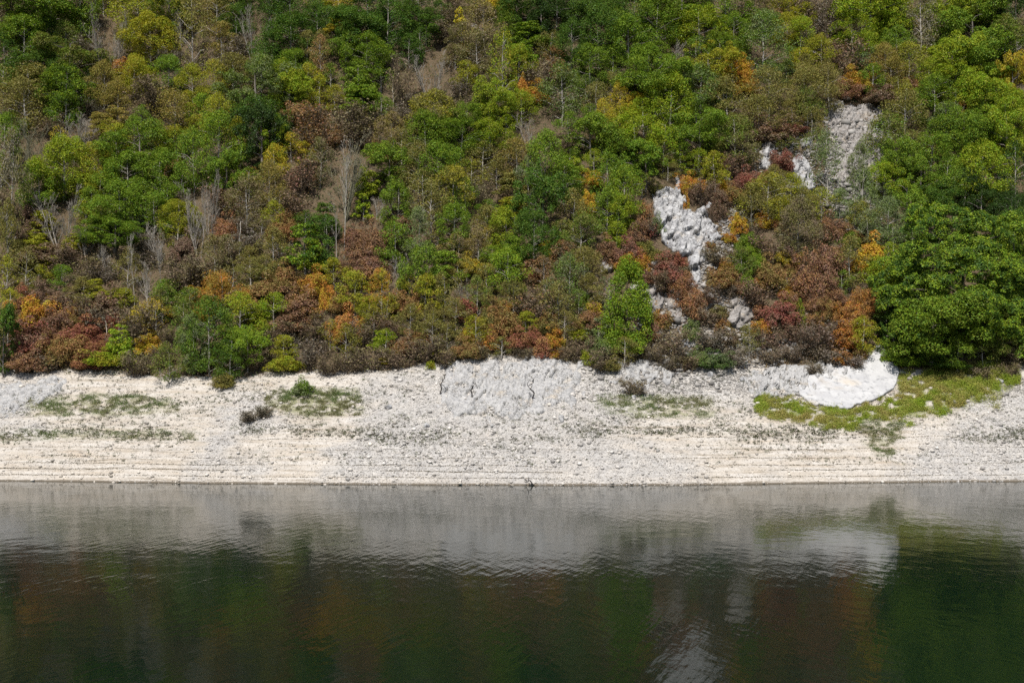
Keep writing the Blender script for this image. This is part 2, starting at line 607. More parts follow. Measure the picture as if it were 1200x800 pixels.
def crown_round(rg, W, Hh, t, L, dens=1.0, lobes=9, irregular=.22):
    """broadleaf crown: lobes of different size, each covered with leaf pads, and stray sprays sticking out"""
    C, Rr = [], []
    for i in range(lobes):
        th = i * 2.399 + rg.uniform(-.6, .6)
        zz = rg.uniform(-.85, .95)
        rr = math.sqrt(max(0, 1 - zz * zz)) * rg.uniform(.45, .84)
        c = np.array([rr * math.cos(th) * W * .5, rr * math.sin(th) * W * .5, t + Hh * .5 + zz * Hh * .38])
        lr = W * rg.uniform(.13, .15 + irregular * .6)
        npd = max(5, int(10 * rg.uniform(.6, 1.2)))
        d = unit(rg.normal(size=(npd, 3)) + np.array([c[0] / W * 1.6, c[1] / W * 1.6, .5]))
        p = c + d * lr * np.array([1, 1, .8 * Hh / W + .1]) * rg.uniform(.7, 1.2, npd)[:, None]
        C.append(p); Rr.append(np.full(npd, lr * .47) * rg.uniform(.55, 1.3, npd))
    ns = 10 + lobes
    d = unit(rg.normal(size=(ns, 3)) + np.array([0, 0, .3]))
    C.append(d * np.array([W * .5, W * .5, Hh * .47]) * rg.uniform(.95, 1.16, ns)[:, None] + np.array([0, 0, t + Hh * .5]))
    Rr.append(W * rg.uniform(.035, .075, ns) * (9 / max(9, lobes)) ** .3)
    C = np.concatenate(C); Rr = np.concatenate(Rr)
    C[:, 2] = np.maximum(C[:, 2], t * .5 + .2)
    per = np.maximum(14, (dens * 4.3 * Rr ** 2 * 3.1 / (L * L)).astype(int))
    V, F = pad_leaves(C, Rr * 1.1, .85, per, L, rg, up=.45, jit=.42, low=-.6)
    return V, F, C


def crown_loose(rg, W, Hh, t, L, dens=1.0):
    """slender open crown: small pads spread through the volume, gaps between"""
    n = int(34 + 3.5 * W)
    z = rg.uniform(0, 1, n) ** .85
    prof = np.sin(np.clip(z * .86 + .12, 0, 1) * math.pi) ** .8
    th = rg.uniform(0, 2 * math.pi, n)
    rr = np.sqrt(rg.uniform(.05, 1, n)) * prof * W * .5
    C = np.column_stack([rr * np.cos(th), rr * np.sin(th), t + z * Hh * .95])
    Rr = W * rg.uniform(.07, .15, n)
    per = np.maximum(8, (dens * 2.9 * Rr ** 2 * 3.1 / (L * L)).astype(int))
    V, F = pad_leaves(C, Rr * 1.15, .85, per, L, rg, up=.3, jit=.9, low=-.9)
    return V, F, C


def crown_layer(rg, W, Hh, t, L, dens=1.0):
    """flat fans of leaves in storeys, as on a beech or hornbeam"""
    n = int(22 + 2.6 * W)
    z = np.sort(rg.uniform(0, 1, n))
    th = np.arange(n) * 2.399 + rg.uniform(-.4, .4, n)
    rr = W * .5 * (1 - z * .65) * rg.uniform(.35, .8, n)
    C = np.column_stack([rr * np.cos(th), rr * np.sin(th), t + z * Hh * .92])
    Rr = W * .15 * (1.15 - z * .5) * rg.uniform(.5, 1.4, n)
    per = np.maximum(10, (dens * 3.6 * Rr ** 2 * 3.1 / (L * L)).astype(int))
    V, F = pad_leaves(C, Rr, .38, per, L, rg, up=.9, jit=.6, low=-.9)
    return V, F, C


def crown_bush(rg, W, Hh, L, dens=1.0, n=None):
    n = n or int(44 + 7 * W)
    d = unit(rg.normal(size=(n, 3))); d[:, 2] = np.abs(d[:, 2]) * .95 + .02
    lump = 1 + .28 * np.sin(d[:, 0] * 4.1 + rg.uniform(0, 6)) * np.sin(d[:, 1] * 3.7 + rg.uniform(0, 6)) + .2 * rg.normal(size=n)
    C = d * np.array([W * .40, W * .40, Hh * .80]) * (lump * rg.uniform(.7, 1.0, n))[:, None]
    C[:, 2] = np.maximum(C[:, 2], Hh * .08)
    Rr = W * rg.uniform(.07, .155, n)
    per = np.maximum(10, (dens * 3.4 * Rr ** 2 * 3.1 / (L * L)).astype(int))
    V, F = pad_leaves(C, Rr * 1.1, .85, per, L, rg, up=.45, jit=.5, low=-.7)
    return V, F, C


def bare(rg, Hh, W, stems=1, r0=.1, twig=.018, levels=3, kids=5, spread=.5, start=.3, droop=0):
    """leafless tree: stems, boughs, twigs"""
    T = Tubes(); tips = []

    def grow(p, d, length, rad, lev):
        n = 5 if lev == 0 else 4
        pts = [p]; q = p.copy(); dd = d.copy()
        for i in range(n - 1):
            dd = unit(dd + rg.normal(size=3) * (.07 if lev == 0 else .16) + np.array([0, 0, .07 if lev else .02]))
            q = q + dd * length / (n - 1); pts.append(q)
        pts = np.array(pts)
        end = max(twig * .7, rad * (.28 if lev == 0 else .4))
        T.add(pts, np.linspace(rad, end, n), 5 if lev == 0 else 3)
        if lev >= levels:
            tips.append(pts[-1]); return
        k = kids if lev else kids + 7
        for j in range(k):
            f = start + (1 - start) * (j + rg.uniform(0, 1)) / k if lev == 0 else rg.uniform(.25, 1)
            s = np.array([np.interp(f, np.linspace(0, 1, n), pts[:, c]) for c in range(3)])
            dirn = unit(rg.normal(size=3) * np.array([1, 1, .35]))
            nd = unit(dd * (1 - spread) + dirn * spread * 1.1 + np.array([0, 0, .25]))
            fl = length * (rg.uniform(.22, .42) if lev == 0 else rg.uniform(.34, .55)) * (1.15 - .5 * f if lev == 0 else 1)
            grow(s, nd, fl, max(twig, np.interp(f, [0, 1], [rad, end]) * .55), lev + 1)
        tips.append(pts[-1])
    for s in range(stems):
        a = rg.uniform(0, 6.28)
        off = np.array([math.cos(a), math.sin(a), 0]) * (W * .07 if stems > 1 else 0)
        d = unit(np.array([math.cos(a) * .22, math.sin(a) * .22, 1.0])) if stems > 1 else np.array([.03, .02, 1.0])
        grow(off + np.array([0, 0, -.4]), d, Hh * rg.uniform(.72, .95) * (1 if stems == 1 else .9), r0 * rg.uniform(.7, 1), 0)
    return T, np.array(tips)


# species -> list of prototypes: dict(W, H, t, parts=[(name, mesh, which colour)])
PROTO = {}


def reg(sp, W, Hh, t, parts):
    PROTO.setdefault(sp, []).append(dict(W=W, H=Hh, t=t, parts=parts))


def norm_h(V, C, t, Hh):
    return V


def build_protos():
    sd = 100
    for W, Hh, L, nv in ((3.6, 3.4, .135, 3), (6.0, 5.2, .15, 6), (9.0, 7.6, .175, 5)):
        for v in range(nv):
            sd += 1; rg = np.random.default_rng(sd)
            t = .13 * Hh
            V, F, C = crown_round(rg, W, Hh, t, L, 1.0, lobes=8 + v % 3 * 2)
            T = trunk_and_limbs(rg, t, Hh, C, .05 + .022 * W, 12)
            reg("B", W, Hh, t, [("trunk", T.mesh("trunk", M_BARK), "bark"), ("crown", fast_mesh("crown", V, F, M_LEAF), "leaf")])
    for W, Hh, L, nv in ((2.6, 3.4, .13, 3), (4.6, 5.2, .145, 6), (7.0, 6.6, .165, 4)):
        for v in range(nv):
            sd += 1; rg = np.random.default_rng(sd)
            t = .13 * Hh
            V, F, C = crown_loose(rg, W, Hh, t, L, .5 + .25 * (v % 3))
            T = trunk_and_limbs(rg, t, Hh, C, .04 + .014 * W, 24, .9, .07, .02)
            reg("T", W, Hh, t, [("trunk", T.mesh("trunk", M_BARK), "bark"), ("crown", fast_mesh("crown", V, F, M_LEAF), "leaf")])
    for W, Hh, L, nv in ((3.0, 2.4, .15, 3), (5.5, 4.2, .17, 4)):
        for v in range(nv):
            sd += 1; rg = np.random.default_rng(sd)
            t = .15 * Hh
            V, F, C = crown_layer(rg, W, Hh, t, L)
            T = trunk_and_limbs(rg, t, Hh, C, .04 + .015 * W, 12, .85, .06)
            reg("H", W, Hh, t, [("trunk", T.mesh("trunk", M_BARK), "bark"), ("crown", fast_mesh("crown", V, F, M_LEAF), "leaf")])
    for W, Hh, L, nv in ((1.5, 1.3, .11, 3), (2.8, 2.2, .12, 5), (4.4, 3.6, .14, 5)):
        for v in range(nv):
            sd += 1; rg = np.random.default_rng(sd)
            V, F, C = crown_bush(rg, W, Hh, L, 1.0 + .2 * (v % 2))
            T = Tubes()
            for i in rg.permutation(len(C))[:9]:
                T.add(limb([rg.normal() * .1, rg.normal() * .1, -.2], C[i], rg, .12), np.linspace(.045, .015, 4), 4)
            reg("S", W, Hh, 0, [("stems", T.mesh("stems", M_BARK), "bark"), ("foliage", fast_mesh("foliage", V, F, M_LEAF), "leaf")])
    for Hh, W, stems, nv in ((5.0, 4.0, 3, 3), (8.0, 5.0, 2, 3), (9.0, 4.5, 4, 3)):
        for v in range(nv):
            sd += 1; rg = np.random.default_rng(sd)
            T, tips = bare(rg, Hh, W, stems, .045 + .007 * Hh, .014, 3, 4, .36, .2)
            Wb = np.percentile(np.abs(T_all(T)[:, :2]), 96) * 2
            Hb = T_all(T)[:, 2].max()
            k = rg.integers(0, len(tips), 60)
            V, F = leaves(tips[k] + rg.normal(size=(60, 3)) * .15, rg.normal(size=(60, 3)), .16, rg)
            reg("N", Wb, Hb, 0, [("branches", T.mesh("branches", M_BARK), "bark"), ("foliage", fast_mesh("foliage", V, F, M_LEAF), "leaf")])
    for Hh, W, nv in ((2.2, 2.6, 3), (3.6, 4.2, 4)):
        for v in range(nv):
            sd += 1; rg = np.random.default_rng(sd)
            T, tips = bare(rg, Hh, W, 7, .03, .014, 2, 6, .62, .12)
            A = T_all(T)
            Wb = np.percentile(np.abs(A[:, :2]), 96) * 2; Hb = A[:, 2].max()
            n = int(len(tips) * 2.2)
            k = rg.integers(0, len(tips), n)
            V, F = leaves(tips[k] + rg.normal(size=(n, 3)) * .16, rg.normal(size=(n, 3)) + np.array([0, 0, .6]), .14, rg)
            reg("W", Wb, Hb, 0, [("branches", T.mesh("branches", M_BARK), "bark"), ("foliage", fast_mesh("foliage", V, F, M_LEAF), "leaf")])
    for v in range(4):                               # tall slender pale stems, few branches high up
        sd += 1; rg = np.random.default_rng(sd)
        T, tips = bare(rg, 9.0, 2.6, 1, .085, .016, 2, 4, .42, .42)
        A = T_all(T)
        n = 110; k = rg.integers(0, len(tips), n)
        V, F = leaves(tips[k] + rg.normal(size=(n, 3)) * .2, rg.normal(size=(n, 3)), .17, rg)
        reg("Q", np.percentile(np.abs(A[:, :2]), 98) * 2, A[:, 2].max(), 0,
            [("branches", T.mesh("branches", M_BARK), "bark"), ("foliage", fast_mesh("foliage", V, F, M_LEAF), "leaf")])
    for v in range(3):                               # dead snags
        sd += 1; rg = np.random.default_rng(sd)
        T = Tubes()
        P = limb([0, 0, -.4], [.35 * (v - 1), .1, 4.0], rg, .05, 6)
        T.add(P, np.linspace(.08, .035, 6), 6)
        T.add(limb(P[3], P[3] + np.array([.5, .1, 1.1]), rg), np.linspace(.05, .02, 4), 4)
        T.add(limb(P[2], P[2] + np.array([-.5, .2, .5]), rg), np.linspace(.04, .02, 4), 4)
        reg("P", 1.4, 4.0, 0, [("trunk", T.mesh("trunk", M_BARK), "bark")])
    for v in range(2):                               # the great spreading tree at the water's edge
        sd += 1; rg = np.random.default_rng(sd + 3)
        W, Hh, t = 18.0, 17.0, 0.2
        V, F, C = crown_great(rg, W, Hh, t, .19)
        T = trunk_and_limbs(rg, t, Hh, C, .42, 40, .6, .03, .05)
        reg("M", W, Hh, t, [("trunk", T.mesh("trunk", M_BARK), "bark"), ("crown", fast_mesh("crown", V, F, M_LEAF), "leaf")])
    for W, Hh, L, nv in ((3.2, 4.2, .13, 4), (5.0, 6.4, .14, 6), (7.5, 8.4, .165, 5)):
        for v in range(nv):
            sd += 1; rg = np.random.default_rng(sd)
            t = .10 * Hh
            V, F, C = crown_upright(rg, W, Hh, t, L, .75 + .2 * (v % 3))
            T = trunk_and_limbs(rg, t, Hh, C, .04 + .014 * W, 26, .92, .05, .02)
            reg("U", W, Hh, t, [("trunk", T.mesh("trunk", M_BARK), "bark"), ("crown", fast_mesh("crown", V, F, M_LEAF), "leaf")])
    for W, Hh, L in ((8.0, 10.5, .20), (2.0, 4.0, .15)):
        sd += 1; rg = np.random.default_rng(sd + 5)
        V, F, C = cone(rg, W, Hh, L)
        T = trunk_and_limbs(rg, 0.1, Hh, C, .03 * W / 2, 20, .9, .03, .02)
        reg("K", W, Hh, 0, [("trunk", T.mesh("trunk", M_BARK), "bark"), ("crown", fast_mesh("crown", V, F, M_LEAF), "leaf")])



def crown_great(rg, W, Hh, t, L):
    """great spreading crown: many domed boughs over a shell, dark hollows between them"""
    n = 150
    i = np.arange(n) + .5
    zz = 1 - 2 * i / n; th = i * 2.39996
    d = np.column_stack([np.sqrt(1 - zz * zz) * np.cos(th), np.sqrt(1 - zz * zz) * np.sin(th), zz])
    d = unit(d + rg.normal(size=(n, 3)) * .10)
    sh = .86 + .2 * np.sin(d[:, 0] * 5 + 1) * np.sin(d[:, 2] * 4 + 2) + rg.uniform(-.15, .15, n)
    c = d * np.array([W * .45, W * .45, Hh * .46]) * sh[:, None] + np.array([0, 0, t + Hh * .46])
    c[:, 2] = np.maximum(c[:, 2], .9)
    R0 = W * rg.uniform(.05, .09, n)
    C, Rr = [], []
    for i in range(n):
        k = int(rg.uniform(6, 11))
        e = unit(rg.normal(size=(k, 3)) * .8 + d[i] * .8 + np.array([0, 0, .55]))
        C.append(c[i] + e * R0[i] * np.array([1.1, 1.1, .85]) * rg.uniform(.6, 1.1, k)[:, None])
        Rr.append(R0[i] * rg.uniform(.38, .66, k))
    e = unit(rg.normal(size=(90, 3)))
    C.append(e * np.array([W * .36, W * .36, Hh * .37]) * rg.uniform(.6, 1, 90)[:, None] + np.array([0, 0, t + Hh * .46]))
    Rr.append(W * rg.uniform(.045, .08, 90))
    C = np.concatenate(C); Rr = np.concatenate(Rr)
    per = np.maximum(14, (4.6 * Rr ** 2 * 3.1 / (L * L)).astype(int))
    V, F = pad_leaves(C, Rr, .85, per, L, rg, up=.45, jit=.42, low=-.45)
    return V, F, C


def crown_upright(rg, W, Hh, t, L, dens=1.0):
    """upright egg shaped crown of ascending sprays, stems showing between them"""
    n = int(46 + 5 * W)
    z = rg.uniform(0, 1, n)
    prof = np.clip(np.sin(np.clip(z * .92 + .08, 0, 1) * math.pi), 0, 1) ** .6
    k = rg.integers(0, 7, n)                                   # sprays gather on seven ascending boughs
    ang = k * .9 + rg.normal(size=n) * .32 + rg.uniform(0, 6)
    rr = prof * W * .5 * rg.uniform(.3, 1.06, n) ** .6
    C = np.column_stack([rr * np.cos(ang), rr * np.sin(ang), t + z * Hh * .96])
    Rr = W * rg.uniform(.06, .135, n)
    per = np.maximum(9, (dens * 3.7 * Rr ** 2 * 3.1 / (L * L)).astype(int))
    V, F = pad_leaves(C, Rr * 1.1, 1.1, per, L, rg, up=.4, jit=.5, low=-.8)
    return V, F, C


def cone(rg, W, Hh, L):
    n = 110
    z = rg.uniform(0, 1, n) ** 1.25
    th = rg.uniform(0, 6.28, n)
    prof = np.sqrt(np.clip(1 - z, 0, 1)) * (.75 + .25 * np.minimum(1, z * 6))
    rr = prof * W * .46 * rg.uniform(.6, 1.0, n) ** .5
    C = np.column_stack([rr * np.cos(th), rr * np.sin(th), Hh * (.03 + .93 * z)])
    Rr = W * rg.uniform(.07, .13, n)
    per = np.maximum(10, (3.6 * Rr ** 2 * 3.1 / (L * L)).astype(int))
    V, F = pad_leaves(C, Rr, 1.3, per, L, rg, up=.3, jit=.8, low=-.8)
    return V, F, C


def T_all(T):
    return np.concatenate(T.V)


build_protos()

# ------------------------------------------------------------------ colours of the plants
PAL = {  # linear base colours of leaves
    "dg": (.062, .118, .020), "mg": (.122, .192, .024), "lg": (.200, .285, .022), "yg": (.290, .270, .028),
    "ol": (.180, .175, .052), "yo": (.245, .200, .050), "ye": (.46, .345, .035), "or": (.42, .20, .045),
    "rb": (.290, .160, .070), "rd": (.270, .105, .075), "pu": (.205, .125, .088), "br": (.200, .155, .105),
    "gr": (.20, .18, .15), "sg": (.165, .195, .095), "vd": (.034, .060, .016),
}
SECOND = {"dg": "mg", "mg": "lg", "lg": "yg", "yg": "lg", "ol": "yo", "yo": "ol", "ye": "or", "or": "yg", "rb": "ol",
          "rd": "rb", "pu": "rb", "br": "ol", "gr": "br", "sg": "mg", "vd": "dg"}
BARK = {"N": (.30, .275, .24), "W": (.15, .115, .085), "Q": (.40, .375, .34), "P": (.48, .44, .38), "S": (.08, .06, .045), "K": (.14, .12, .09), "U": (.34, .315, .28),
        "B": (.18, .16, .14), "T": (.36, .335, .30), "H": (.27, .25, .22), "M": (.10, .085, .07)}
TRATIO = {"B": .13, "T": .13, "H": .15, "M": .02, "U": .10}

